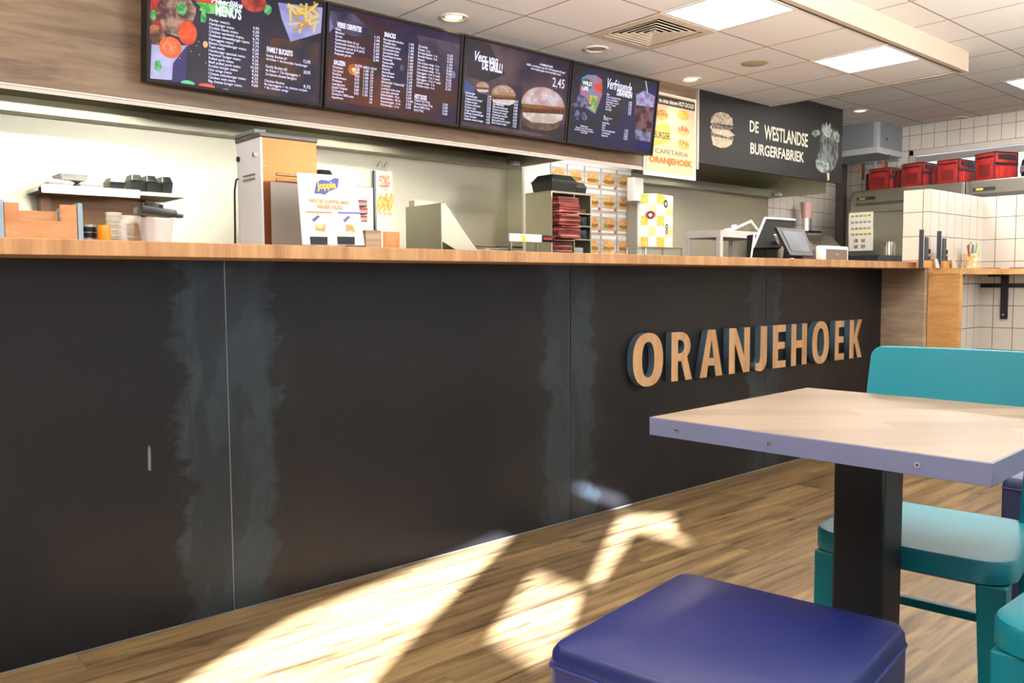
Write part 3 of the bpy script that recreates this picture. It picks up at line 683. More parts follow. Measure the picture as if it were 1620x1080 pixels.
# screen 3
s3 = display(2, 'third menu screen, showing three hamburgers and a price of 2,45', emit('#2c1c34', 0.95, '#6a4c50', 3.0))
a = Art(2)
a.px([(736, 60), (775, 70), (800, 118), (770, 130), (738, 120)], emit('#15101c', 0.8, '#2a2034', 6)); a.px([(733, 124), (760, 148), (826, 160), (822, 206), (729, 191)], emit('#0c0918', 0.8))
a.px([(733, 124), (752, 140), (750, 152), (733, 148)], emit('#4a5a9a', 0.8)); a.px([(826, 190), (890, 206), (886, 218), (824, 205)], emit('#3a3436', 0.8))
a.px([(832, 186), (886, 194), (884, 202), (868, 207), (842, 204), (828, 196)], emit('#8a6a5a', 0.85, '#6a4a40', 20))
BUN = emit('#d0b09c', 0.95, '#b5856a', 16)
burger(a, 764, 137, 10, BUN, None); burger(a, 797, 149, 19, BUN, None); burger(a, 859, 164, 34, emit('#d8c6d4', 1.05, '#bf9a92', 14), None)
a.done('food_picture', s3)
T(2, 'Vers van', 751, 788, 80, 96, s3, shear=0.3, fat=0.02, name='screen_heading'); H(2, 'DE GRILL!', 763, 795, 94, 110, s3)
T(2, 'HAMBURGER\n100% rundvlees met De Westlandse Burger\nverse ijsbergsla met heerlijke saus', 833, 895, 95, 109, s3, align='CENTER'); T(2, '2,45', 874, 893, 122, 139, s3, name='price_column', fat=0.0)
T(2, "Hamburger\nCheeseburger\nVegetarische burger\nKroket burger\nChicken sandwich\nChicken nest\nVinger kipfiletburger\nDubbele cheeseburger\nTasty Chicken\nDubbele classic burger", 735, 766, 144, 190, s3)
T(2, "2,45\n2,75\n3,75\n2,75\n3,50\n3,75\n4,25\n4,25\n4,25\n5,50", 770, 776, 150, 196, s3, name='price_column')
T(2, "Hummer burger\nBig hamburger\nBaconcheeseburger\nCheese onionburger\nPulled pork burger\nHamburger speciaal\nHummer burger\nBeef pulled pork burger\nBlack Angus burger", 779, 808, 158, 196, s3)
T(2, "4,50\n4,50\n5,00\n5,00\n6,00\n6,25\n6,50\n7,50\n7,75", 812, 818, 158, 202, s3, name='price_column')

# screen 4
s4 = display(3, 'rightmost menu screen, with a cocktail glass and the drinks list', emit('#24221a', 0.95, '#2a2650', 3.0))
a = Art(3)
a.px([(1030, 135), (1041, 138), (1028, 240), (1005, 234)], emit('#1c1a6a', 0.85))
a.px([(921, 123), (930, 118), (944, 119), (953, 126), (953, 150), (942, 180), (919, 165), (918, 140)], emit('#e0502a', 1.0, '#4a9ad0', 12))
a.px([(934, 150), (946, 152), (942, 178), (932, 170)], emit('#e8c030', 1.0, '#4ab06a', 20)); a.el(928, 133, 9, 9, emit('#3a6a4a', 0.9)); 
for (u, v, ru, rv) in ((921, 160, 9, 10), (911, 166, 6, 3), (931, 166, 6, 3), (914, 182, 4, 8), (925, 184, 4, 7)): a.el(u, v, ru, rv, emit('#8a8ab8', 0.9, '#3a3a4a', 40), 0.1)
a.px([(1006, 148), (1038, 150), (1034, 175), (1030, 225), (1008, 222), (1004, 180)], emit('#3a1210', 0.9, '#8a5a68', 20))
a.px([(1007, 150), (1020, 143), (1036, 152), (1034, 170), (1022, 168), (1007, 166)], emit('#b8b0e0', 1.0, '#8a7aa0', 20)); a.px([(1021, 128), (1023, 128), (1026, 148), (1024, 148)], emit('#a8c0ff', 1.0))
a.px([(1005, 205), (1030, 210), (1028, 224), (1006, 220)], emit('#5a5a78', 0.9, '#9a9ac0', 20))
a.done('drinks_picture', s4)
T(3, 'Verfrissende', 961, 1000, 123, 140, s4, shear=0.3, fat=0.015, name='screen_heading'); H(3, 'DRANKEN', 976, 1000, 141, 151, s4)
T(3, "WILD\nLIFE", 921, 936, 127, 142, s4, fat=0.04)
T(3, "Bier\nCoca Cola blik 33cl\nCoca Cola/Zero\nSpa blauw / rood\nFanta / Cassis\nIce Tea\nRed Bull", 959, 981, 147, 174, s4); T(3, "2,00\n2,00\n2,25\n2,25\n2,00\n2,50\n2,75", 994, 999, 160, 182, s4, name='price_column')
T(3, "IJs\nMilkshake\nSoftijs", 955, 968, 182, 190, s4); T(3, "Koud/Warm\nKoffie\nThee\nWarme chocolademelk\n  met slagroom\nCappuccino", 952, 973, 192, 216, s4); T(3, "1,75\n1,75\n2,50\n3,00\n2,25", 987, 993, 204, 221, s4, name='price_column')
T(3, "Milkshakes!\nSpeciaal voor de kinderen\nheerlijke milkshake compleet\nVanaf 2,00", 909, 939, 196, 209, s4, align='CENTER')

# ---- hot-dog poster panel
PY = YFA - 0.012
def yb(u0, u1, vt, vb, Y): return ony(u0, vb, Y).x, ony(u0, vb, Y).z, ony(u1, vt, Y).x, ony(u0, vt, Y).z
pst = thing('hotdog_poster', 'tall cream hot dog poster in a white frame beside the rightmost screen', 'poster', (0, 0, 0))
x0, x1 = ony(1022, 220, PY).x, 5.365; z0, z1 = 1.838, ony(1045, 148, PY).z
b = MB(M_WHITE); b.box(x0 - 0.02, x1 + 0.005, PY + 0.002, PY + 0.010, z0 - 0.03, z1 + 0.012); b.build('frame', pst)
b = MB(plain('#cfb795', 0.6, vary=0.03)); b.box(x0, x1 - 0.02, PY - 0.002, PY + 0.004, z0, z1); b.build('poster_sheet', pst)
b = MB(plain('#2a2018', 0.5)); b.box(x0, x1 - 0.02, PY - 0.003, PY, z1 - 0.075, z1 - 0.012); b.build('banner', pst)
text('nu onze nieuwe HOT-DOGS!', x0 + 0.14, z1 - 0.062, x1 - 0.035, z1 - 0.028, PY - 0.0035, M_WHITEP, 'banner_text', pst, fat=0.02)
def hotdog(bb, cx, cz, w, h, y, c1, c2):
    bb.flat(blob(cx, cz - h * .1, w * .5, h * .42, 20, 0.04), y, plain('#c98a45', 0.6)); bb.flat(blob(cx, cz, w * .47, h * .33, 22, 0.12), y - 0.0004, two(c1, c2, 60)); bb.flat(blob(cx, cz - h * .33, w * .42, h * .16, 16, 0.04), y - 0.0008, plain('#d9a25a', 0.6))
b = MB()
for (u, v, c1, c2) in ((1047, 180, '#e0b060', '#c9552f'), (1080, 181, '#e8c24a', '#c98a45'), (1081, 205, '#d8462c', '#e8a080'), (1081, 227, '#7a5a30', '#c9b060')):
    p = ony(u, v, PY); hotdog(b, p.x, p.z, 0.14, 0.085, PY - 0.003, c1, c2)
b.build('hotdog_picture', pst)
b = MB(two('#e0a63c', '#f0c878', 14)); p = [ony(u, v, PY) for u, v in ((1036, 199), (1057, 194), (1061, 222), (1034, 232))]
b.flat([(q.x, q.z) for q in p], PY - 0.003); b.build('yellow_patch', pst)
q = ony(1034, 213, PY); text('BURGER', q.x, q.z - 0.02, ony(1059, 213, PY).x, q.z + 0.03, PY - 0.0038, plain('#2c2620', 0.5), 'poster_text', pst, fat=0.02)
text('CAFETARIA', x0 + 0.10, z0 + 0.135, x1 - 0.10, z0 + 0.168, PY - 0.0035, plain('#4a443c', 0.5), 'poster_text', pst)
text('ORANJEHOEK', x0 + 0.03, z0 + 0.05, x1 - 0.045, z0 + 0.11, PY - 0.0035, plain('#e06a1c', 0.5), 'poster_text', pst, fat=0.05)

# ---- burger board
BY = YFA - 0.02
BX0, BX1, BZ0, BZ1 = 5.39, 7.60, 1.945, ZH - 0.003
M_BRD = plain('#1d1c1c', 0.5, 0, 0.05, 3, 0.3)
brd = thing('wall_sign', 'long black sign with a burger, cream lettering and a cow head', 'sign', (0, 0, 0))
b = MB(M_BRD); b.box(BX0, BX1, BY, BY + 0.02, BZ0, BZ1)
sb = b.build('sign_board', brd)
# the part in front of the lower ceiling stops under it
me = sb.data
b = MB(M_BRD); b.box(BX0, 6.355, BY, YFA + 0.01, BZ0, ZL - 0.002); b.box(6.405, BX1, BY, YFA + 0.01, BZ0, BZ1); b.box(6.355, 6.405, BY, YFA + 0.01, BZ0, ZL - 0.008)
bpy.data.objects.remove(sb); sb = b.build('sign_board', brd)
b = MB(plain('#b9aca0', 0.4, 0.5)); b.box(BX0 - 0.022, BX0, BY - 0.002, BY + 0.02, BZ0 - 0.05, ZL - 0.002); b.build('edge_strip', brd)
def bpx(u, v): q = ony(u, v, BY - 0.001); return (q.x, q.z)
M_CREAM = plain('#f0ead0', 0.5)
for s, u0, u1, vt, vb in (('DE', 1186, 1200, 190, 208), ('WESTLANDSE', 1209, 1278, 196, 220), ('BURGERFABRIEK', 1187, 1272, 225, 243)):
    x0, zb = bpx(u0, vb); x1, _ = bpx(u1, vb); _, zt = bpx(u0, vt)
    text(s, x0, zb, x1, zt if s != 'WESTLANDSE' else zb + 0.118, BY - 0.0015, M_CREAM, 'sign_lettering', brd, fat=0.02)
b = MB(); yy = [BY - 0.0008]
def bl(pts, m):
    yy[0] -= 0.00015; b.flat([bpx(u, v) for u, v in pts], yy[0], m)
G1 = two('#8a7a68', '#c0b09a', 40); G2 = two('#3a332c', '#8a7c6c', 60); G3 = two('#a89880', '#d0c0a8', 50)
bl([(1125, 214), (1160, 219), (1158, 228), (1150, 233), (1140, 234), (1128, 229)], G3); bl([(1124, 208), (1162, 216), (1158, 221), (1126, 215)], G2)
bl([(1123, 200), (1130, 197), (1150, 203), (1163, 214), (1152, 217), (1128, 210)], G3); bl([(1125, 195), (1160, 202), (1154, 206), (1126, 203)], G2)
bl([(1124, 194), (1126, 185), (1132, 179), (1141, 177), (1151, 180), (1158, 187), (1160, 199)], G1)
b.build('burger_picture', brd, fixn=False)
b = MB(); yy = [BY - 0.0008]
C1 = two('#2a2e2c', '#6d7573', 16, stretch=(2, 1, 1)); C2 = two('#59635f', '#99a29e', 20); C3 = two('#7d847f', '#b5b9b3', 30, stretch=(4, 1, 1)); C4 = plain('#1c1e1e', 0.6)
bl([(1299, 210), (1300, 195), (1318, 200), (1326, 222), (1326, 248), (1320, 266), (1310, 274), (1298, 273), (1291, 264), (1290, 252), (1297, 238)], C1)
bl([(1298, 212), (1290, 217), (1284, 212), (1287, 206), (1296, 205)], C2); bl([(1318, 210), (1324, 206), (1328, 213), (1327, 226), (1320, 222)], C2)
bl([(1300, 205), (1303, 196), (1305, 201), (1307, 192), (1309, 200), (1314, 194), (1314, 203), (1317, 206), (1312, 218), (1304, 214)], C3)
bl([(1291, 253), (1299, 250), (1310, 256), (1312, 266), (1308, 273), (1297, 272), (1291, 264)], C2)
bl([(1308, 274), (1312, 273), (1312, 284), (1309, 286)], plain('#b0a898', 0.6))
bl([(1302, 226), (1305, 225), (1304, 230)], C4); bl([(1320, 232), (1323, 230), (1322, 236)], C4); bl([(1294, 258), (1297, 257), (1297, 261)], C4); bl([(1304, 262), (1308, 261), (1307, 265)], C4)
b.build('cow_head_picture', brd, fixn=False)

# ================================================================== CEILING FITTINGS
def tilebox(i, j): return (3.199 + 0.522 * i, 3.199 + 0.522 * (i + 1), 0.965 - 0.522 * (j + 1), 0.965 - 0.522 * j)
M_LED = emit('#fff6ff', 3.0)
PW = 26.0
def led(x0, x1, y0, y1, z, label):
    t = thing('ceiling_panel_light', label, 'ceiling light', ((x0 + x1) / 2, (y0 + y1) / 2, z), 0, 'square ceiling panel lights')
    w, h = (x1 - x0) / 2, (y1 - y0) / 2
    b = MB(M_WHITE)
    for q in ((-w, w, -h, -h + 0.02), (-w, w, h - 0.02, h), (-w, -w + 0.02, -h + 0.02, h - 0.02), (w - 0.02, w, -h + 0.02, h - 0.02)): b.box(q[0], q[1], q[2], q[3], -0.006, 0.0)
    b.build('frame', t)
    b = MB(M_LED); b.box(-w + 0.02, w - 0.02, -h + 0.02, h - 0.02, -0.004, -0.001); b.build('diffuser', t)
    area('panel_light', ((x0 + x1) / 2, (y0 + y1) / 2, z - 0.012), (0, 0, -1), 2 * w - 0.05, 2 * h - 0.05, PW, (1.0, 0.9, 0.78))
led(*tilebox(1, 1), ZL, 'square panel light at the top edge, beside the slatted air vent')
led(*tilebox(4, 1), ZL, 'square panel light near the corner of the lower ceiling')
q = onz(1590, 128, ZH); led(q.x, q.x + 0.522, q.y - 0.5, q.y + 0.02, ZH, 'square panel light in the upper ceiling at the right edge')
# slatted air vent
x0, x1, y0, y1 = tilebox(1, 0)
t = thing('air_vent', 'square cream ceiling vent with concentric slats', 'vent', ((x0 + x1) / 2, (y0 + y1) / 2, ZL))
M_VENT = plain('#d9ccb6', 0.6)
def ring(b, a, c, z0, z1, m, tilt=0.0):
    for k in range(4):
        R = Matrix.Rotation(k * PI / 2, 4, 'Z')
        p = [Vector((-a, -a, z0)), Vector((a, -a, z0)), Vector((c, -c, z1)), Vector((-c, -c, z1))]
        b.quad(*[tuple(R @ v) for v in p], m=m, th=0.004)
b = MB(M_VENT); ring(b, 0.26, 0.205, -0.004, -0.006, M_VENT); b.build('frame', t)
MDK = plain('#15110d', 0.8); b = MB(MDK); b.box(-.245, .245, -.245, .245, .095, .10)
for q in ((-.245, -.24, -.245, .245), (.24, .245, -.245, .245), (-.24, .24, -.245, -.24), (-.24, .24, .24, .245)): b.box(q[0], q[1], q[2], q[3], 0.0, .095)
b.build('duct_throat', t)
for k in range(6):
    a = 0.200 - 0.034 * k; b = MB(M_VENT); ring(b, a, a - 0.015, 0.0, 0.006, M_VENT); b.build('slat_ring', t)
b = MB(M_VENT); b.box(-0.012, 0.012, -0.012, 0.012, 0.0, 0.016); b.build('centre_cap', t)
# ceiling speaker
q = onz(1194, 100, ZL)
b = MB(plain('#b8a98c', 0.8, vary=0.15, scale=220)); b.lathe([(0, -0.004), (0.082, -0.004), (0.088, -0.002), (0.09, 0)], p=(q.x, q.y, ZL)); tag(b.build('ceiling_speaker', smooth=True), 'flat round beige speaker grille in the lower ceiling', 'speaker')
# recessed downlights
def downlight(x, y, z, lit, label):
    t = thing('downlight', label, 'ceiling light', (x, y, z), 0, 'round recessed ceiling spots')
    b = MB(plain('#e4dac9', 0.4)); b.lathe([(0.058, -0.001), (0.062, -0.008), (0.074, -0.008), (0.078, 0.0)]); b.build('trim_ring', t, smooth=True)
    b = MB(plain('#e8e0c8', 0.1, 1.0)); b.lathe([(0.058, -0.002), (0.03, 0.0 - 0.0005)]); b.build('reflector', t, smooth=True)
    b = MB(emit('#ffe9b8', 3.5) if lit else plain('#b0aaa0', 0.3)); b.lathe([(0, -0.003), (0.045, -0.003), (0.05, -0.001)]); b.build('bulb', t, smooth=True)
    if lit:
        l = bpy.data.lights.new('spot', 'SPOT'); l.energy = 13; l.spot_size = 1.7; l.spot_blend = 0.7; l.color = (1.0, 0.82, 0.6); l.shadow_soft_size = 0.04
        o = bpy.data.objects.new('spot', l); COL.objects.link(o); o.location = (x, y, z - 0.02)
for u, v, z, lit, lab in ((718, 27, ZL, True, 'bright round spotlight above the second menu screen'), (943, 77, ZL, False, 'chrome coloured unlit ceiling spot between the vent and the screens'),
                          (1093, 125, ZL, True, 'bright round spotlight above the hot dog poster'), (1361, 175, ZH, True, 'round spotlight right of the cow head sign'), (1518, 186, ZH, False, 'dim round spot in the ceiling near the tiled window wall')):
    q = onz(u, v, z); downlight(q.x, q.y, z, lit, lab)

# ================================================================== KITCHEN
bench = thing('kitchen_bench', 'stainless bench along the kitchen back wall, hidden behind the counter', 'bench')
b = MB(M_SSD); b.box(-2, 8.2, 1.32, YB - 0.015, 0.86, 0.90); b.build('bench_top', bench)
b = MB(M_SSD); b.box(-2, 8.2, 1.36, YB - 0.015, 0.0, 0.86); b.build('bench_base', bench)
BZ = 0.90
# splashbacks
for a, c, lab in ((-2.0, X1, 'long stainless splashback behind the left part of the kitchen'), (X2, XT, 'stainless splashback behind the till end of the kitchen')):
    t = thing('splashback', lab, 'splashback', (a, YB, 0))
    n = 3 if a < 0 else 1
    for k in range(n):
        w = (c - a) / n
        b = MB(M_SSWALL); b.box(w * k + 0.001, w * (k + 1) - 0.001, -0.008, -0.0005, BZ + 0.002, 1.86); b.build('steel_sheet', t)
    b = MB(M_CHROME); b.box(0.0, c - a, -0.014, -0.008, 1.22, 1.226); b.build('trim_strip', t)
# hoods
def hood(a, c, lab, zl):
    t = thing('extractor_hood', lab, 'hood', (0, 0, 0))
    y0 = YFA + 0.10
    b = MB(M_SS); b.box(a, c, YB - 0.12, YB - 0.016, 1.862, 1.885); b.box(a, c, YB - 0.125, YB - 0.118, 1.862, 1.90); b.build('grease_gutter', t)
    b = MB(M_SS); b.quad((a, YB - 0.02, 1.95), (c, YB - 0.02, 1.95), (c, y0, 2.42), (a, y0, 2.42), th=0.01); b.build('baffle', t)
    b = MB(M_SS); b.box(a, c, YB - 0.02, YB - 0.016, 1.885, 1.96); b.build('rear_plate', t)
    b = MB(M_SSWALL); b.prism([(YB - 0.016, 1.862), (y0, 1.862), (y0, 2.44), (YB - 0.016, 1.97)], c, c + 0.012, 'yz'); b.build('end_plate', t)
    b = MB(M_WHITE); b.box(c - 0.07, c - 0.005, YB - 0.18, YB - 0.13, 1.87, 1.90); b.build('corner_bracket', t)
    return t
hood(-2.0, X1 - 0.012, 'long stainless extractor hood over the left kitchen bay', 0)
hood(X2 + 0.0, XT - 0.012, 'stainless extractor hood behind the black burger sign', 0)
# fluorescent tubes inside the hoods and in the lit recess
def tube(x, y, z, L, power, lab, color=(1.0, 0.97, 0.80)):
    t = thing('fluorescent_tube', lab, 'light', (x, y, z), 0, 'tubes inside the extractor hoods')
    b = MB(emit('#fffbe0', 4.0)); b.cyl((-L / 2, 0, 0), 0.013, L, axis='x', seg=12); b.build('glass_tube', t)
    b = MB(M_WHITE); b.box(-L / 2 - 0.02, L / 2 + 0.02, -0.02, 0.02, 0.016, 0.04); b.build('holder', t)
    area('tube_light', (x, y, z - 0.03), (0, 0.35, -1), L, 0.05, power, color).data.spread = math.radians(95)
tube(1.05, YFA + 0.30, 2.13, 0.9, 14, 'fluorescent tube above the shelf with foam boxes'); tube(2.75, YFA + 0.30, 2.13, 0.6, 11, 'fluorescent tube above the chicken card'); tube(5.85, YFA + 0.30, 2.13, 0.5, 9, 'fluorescent tube above the chequered carton')
# side cheek between bay one and the lit recess
ck = MB(M_SSWALL); ck.box(X1, X1 + 0.02, onx(826, 300, X1).y, YB - 0.001, 0.90, 1.862); tag(ck.build('side_cheek'), 'narrow upright stainless panel closing the left kitchen bay', 'panel')
# recess: white panel, lit, with the wall menu
wm = MB(M_WHITEP); wm.box(X1 + 0.022, X2 - 0.06, YB - 0.012, YB - 0.001, 0.9, 2.1); struct(wm.build('wall_back'), 'bright white wall panel behind the bag rack')
area('recess_light', (4.75, 1.68, 2.13), (0, 0.55, -1), 0.9, 0.12, 6, (1.0, 0.97, 0.9))
lt = thing('recess_light_fitting', 'slim white light fitting above the wall menu of burgers', 'light', (4.75, 1.68, 2.15)); b = MB(M_WHITE); b.box(-0.36, 0.36, -0.04, 0.04, 0, 0.04); b.build('housing', lt)
b = MB(M_WHITE); b.box(-0.03, 0.03, 0.04, YB - 1.68 - 0.013, 0.01, 0.03); b.build('wall_arm', lt)
b = MB(M_LED); b.box(-0.34, 0.34, -0.03, 0.03, -0.004, 0.0); b.build('diffuser', lt)
menu = thing('wall_menu', 'wall menu of burger picture cards in rows behind the bag rack', 'menu', (0, YB - 0.016, 0))
mx = [ony(u, 330, YB - 0.016).x for u in (870, 897, 924, 950, 975, 999)]
BG = two('#b8aca0', '#d0c8c0', 6, stretch=(1, 1, 8)); BUNP = two('#d89a58', '#e8b878', 30); RED = plain('#d23a30', 0.5)
rows = [1.958, 1.782, 1.601, 1.42, 1.24]
for r, zt in enumerate(rows):
    for c in range(5):
        xa, xb = mx[c] + 0.004, mx[c + 1] - 0.004; h = 0.17; w = xb - xa
        b = MB(BG)
        b.box(xa, xb, -0.003, 0.0, zt - h, zt); b.box(xa + 0.01, xb - 0.01, -0.004, -0.002, zt - 0.032, zt - 0.006, M_WHITEP)
        cx, cz = (xa + xb) / 2, zt - 0.095; rr = w * 0.36
        b.flat(ell(cx, cz - rr * .45, rr * .95, rr * .35, 14), -0.0042, BUNP); b.flat(blob(cx, cz - rr * .15, rr * 1.05, rr * .28, 16, .1), -0.0046, two('#7a9a3a', '#b03a24', 80))
        if (r + c) % 3 == 0: b.flat(blob(cx, cz + rr * .12, rr * 1.02, rr * .2, 16, .1), -0.0049, two('#e0b040', '#6a3a20', 80))
        b.flat(ell(cx, cz + rr * .05, rr, rr * .8, 14, 0, PI), -0.0052, BUNP)
        b.flat(ell(xb - 0.016, zt - h + 0.018, 0.012, 0.012, 12), -0.0055, RED); b.box(xa + 0.004, xb - 0.032, -0.004, -0.002, zt - h + 0.008, zt - h + 0.026, M_WHITEP)
        b.build('menu_card', menu, fixn=False)
# post and box at the right of the recess
qx = ony(1001, 330, YB - 0.1).x
b = MB(plain('#c5c6bd', 0.4, 0.3)); b.box(X2 - 0.06, X2 - 0.002, YB - 0.14, YB - 0.001, 0.9, 1.86); tag(b.build('white_post'), 'pale upright post between the wall menu and the steel splashback', 'post')
b = MB(M_WHITE); p = ony(1003, 280, 1.95); p2 = ony(1018, 319, 1.95); b.box(p.x, p2.x, 1.95, 2.0225, p2.z, p.z - 0.0, bev=0.004); tag(b.build('paper_dispenser'), 'small white wall box high beside the chequered carton', 'dispenser')

# ---- wall shelf with foam boxes
SHY = 1.86
sx0 = ony(66, 300, SHY).x; sx1 = ony(293, 305, SHY).x; sxm = ony(220, 305, SHY).x; sz = 1.505
sh = thing('wall_shelf', 'wall shelf with a white front and brown underpanel over the left kitchen', 'shelf', (0, 0, 0))
b = MB(plain('#d8d2c4', 0.5)); b.box(sx0, sx1, SHY, YB - 0.009, sz - 0.02, sz - 0.001); b.build('shelf_board', sh)
b = MB(M_WHITEP); b.box(sx0 - 0.002, sxm, SHY - 0.012, SHY, sz - 0.036, sz + 0.004); b.build('front_strip', sh)
for xx in (sx0 + 0.04, sx1 - 0.13):
    b = MB(plain('#b08060', 0.5)); b.box(xx, xx + 0.045, YB - 0.09, YB - 0.009, 1.16, sz - 0.02); b.build('bracket', sh)
b = MB(wood('shelf_back_oak', '#8a6238', '#a0744a', '#b08458', (1, 1, 9), 2, 0.5, False)); b.box(sx0 + 0.09, sx1 - 0.14, YB - 0.05, YB - 0.03, 1.0, sz - 0.02); b.build('back_board', sh)
b = MB(M_BLACK); b.cyl((sx0 + 0.01, SHY + 0.02, sz - 0.03), 0.02, 0.02, axis='z', seg=10); b.build('shelf_clip', sh)
def carton(name, label, x, y, z, w, d, h, m, group, cat, taper=0.82, rz=0.0):
    t = thing(name, label, cat, (x, y, z), rz, group)
    def fr(b, w0, d0, z0, w1, d1, z1, m):
        A = [(-w0, -d0, z0), (w0, -d0, z0), (w0, d0, z0), (-w0, d0, z0)]; B = [(-w1, -d1, z1), (w1, -d1, z1), (w1, d1, z1), (-w1, d1, z1)]
        va = [b.bm.verts.new(v) for v in A]; vb = [b.bm.verts.new(v) for v in B]
        b.bm.faces.new(va[::-1]); b.bm.faces.new(vb)
        for k in range(4): b.bm.faces.new((va[k], va[(k + 1) % 4], vb[(k + 1) % 4], vb[k]))
        b._fin(va + vb, m)
    w /= 2; d /= 2
    b = MB(m); fr(b, w * taper, d * taper, 0, w, d, h * .58, m); b.build('tray', t, bevel=0.003)
    b = MB(m); fr(b, w * 1.03, d * 1.03, h * .58, w * 1.03, d * 1.03, h * .64, m); fr(b, w * .98, d * .98, h * .64, w * .72, d * .72, h, m); b.build('lid', t, bevel=0.003)
    return t
M_FOAM = plain('#eceae4', 0.7)
def at(u, v, Y): q = ony(u, v, Y); return q
for (u, vb, w, h, lab, g, m) in ((113, 291, 0.125, 0.045, 'white foam box on the shelf, topmost and in the middle', 0, M_FOAM), (92, 296, 0.115, 0.036, 'flat white foam tray at the left end of the shelf', 0, M_FOAM), (140, 294, 0.11, 0.036, 'low white foam lid beside the black tubs on the shelf', 0, M_FOAM)):
    q = at(u, vb, SHY + 0.1); carton('foam_box', lab, q.x, SHY + 0.12, sz + (0.0375 if u == 113 else 0.0), w, 0.16, h, m, 'white foam boxes on the wall shelf', 'box')
for (u, w, h, lab) in ((181, 0.075, 0.062, 'lowest black takeaway tub on the shelf, next to the foam boxes'), (212, 0.056, 0.085, 'black lidded tub on the shelf, second from the foam boxes'), (235, 0.056, 0.085, 'black lidded tub on the shelf, second from its right end'), (259, 0.056, 0.085, 'black lidded tub at the right end of the shelf')):
    q = at(u, 300, SHY + 0.08); carton('takeaway_tub', lab, q.x, SHY + 0.08, sz, w, 0.12, h, M_CONT, 'black takeaway tubs on the wall shelf', 'tub', 0.85)

# ---- things on the bar top, left
Z0 = ZT
def xr(u, Y, v=350): return ony(u, v, Y).x
# wooden crate with notched front
Y = -0.02
xa, xb = xr(-3, Y), xr(131, Y); zt = ony(65, 322, Y).z; n0, n1 = xr(31, Y), xr(97, Y); zn = ony(65, 349, Y).z; zi = ony(65, 333, Y + 0.22).z
cr = thing('wooden_tray_box', 'wooden cutlery box with notched front and grey metal ends', 'box', (0, 0, 0))
MW = wood('box_wood', '#9c6a42', '#ad7a50', '#ba8860', (1.5, 1, 7), 2.4, 0.5)
b = MB(MW); b.prism([(xa + 0.014, Z0 + 0.006), (xb - 0.014, Z0 + 0.006), (xb - 0.014, zt), (n1, zt), (n1, zn), (n0, zn), (n0, zt), (xa + 0.014, zt)], Y, Y + 0.015, 'xz'); b.build('front_board', cr, bevel=0.001)
b = MB(MW); b.box(xa + 0.014, xb - 0.014, Y + 0.2, Y + 0.215, Z0 + 0.006, zt - 0.004); b.build('back_board', cr, bevel=0.001)
b = MB(MW); b.box(xa + 0.014, xb - 0.014, Y + 0.015, Y + 0.2, Z0 + 0.006, Z0 + 0.016); b.build('bottom_board', cr)
for q in (xa, xb - 0.013):
    b = MB(plain('#8296a4', 0.4, 0.3)); b.box(q, q + 0.013, Y - 0.004, Y + 0.22, Z0, zt + 0.006); b.build('end_plate', cr, bevel=0.002)
for u in (43, 88):
    b = MB(M_BLACK); q = xr(u, Y); b.cyl((q, Y + 0.02, Z0), 0.008, 0.007, seg=12); b.build('foot', cr)
# perforated steel cup holder with white cups
Y = 0.05
q = xr(146, Y); ch = thing('cutlery_cup', 'perforated steel cup standing by the orange tumbler', 'cup', (q, Y + 0.05, Z0)); R = (xr(159, Y) - xr(131, Y)) / 2
H_ = ony(145, 354, Y).z - Z0
b = MB(M_SSD); b.lathe([(R * .96, 0), (R, 0.004), (R, H_), (R * .94, H_), (R * .92, 0.004)]); b.build('steel_cup', ch, smooth=True)
for i in range(14):
    for j in range(2):
        aa = PI + PI * (i + .5 * j) / 14
        b = MB(M_BLACK) if (i == 0 and j == 0) else b
        b.box(-0.003, 0.003, -0.0008, 0.0008, -0.007, 0.007, M_BLACK, M=Matrix.Translation((R * 1.005 * math.cos(aa), R * 1.005 * math.sin(aa), H_ * (.5 + .27 * j))) @ Matrix.Rotation(aa + PI / 2, 4, 'Z'))
b.build('perforation', ch)
b = MB(M_WHITEP); b.lathe([(R * 1.04, 0), (R * 1.05, 0.002), (R * 1.05, H_ * .3), (R * 1.02, H_ * .3)]); b.build('paper_band', ch, smooth=True)
# orange tumbler
q = xr(171, 0.02); R = (xr(183, 0.02) - xr(160, 0.02)) / 2; H_ = ony(171, 357, 0.02).z - Z0
m, nt, pb = newmat('orange_plastic'); pb.inputs['Base Color'].default_value = hexc('#ff8a10'); pb.inputs['Roughness'].default_value = 0.2; pb.inputs['Subsurface Weight'].default_value = 0.4; pb.inputs['Subsurface Radius'].default_value = (0.02, 0.01, 0.003)
b = MB(m); b.lathe([(0, 0), (R, 0), (R * .82, H_), (R * .76, H_ + 0.003), (0, H_ + 0.003)]); o = b.build('orange_tumbler', smooth=True); o.location = (q, 0.06, Z0); tag(o, 'upside down orange plastic tumbler on the bar top', 'tumbler')
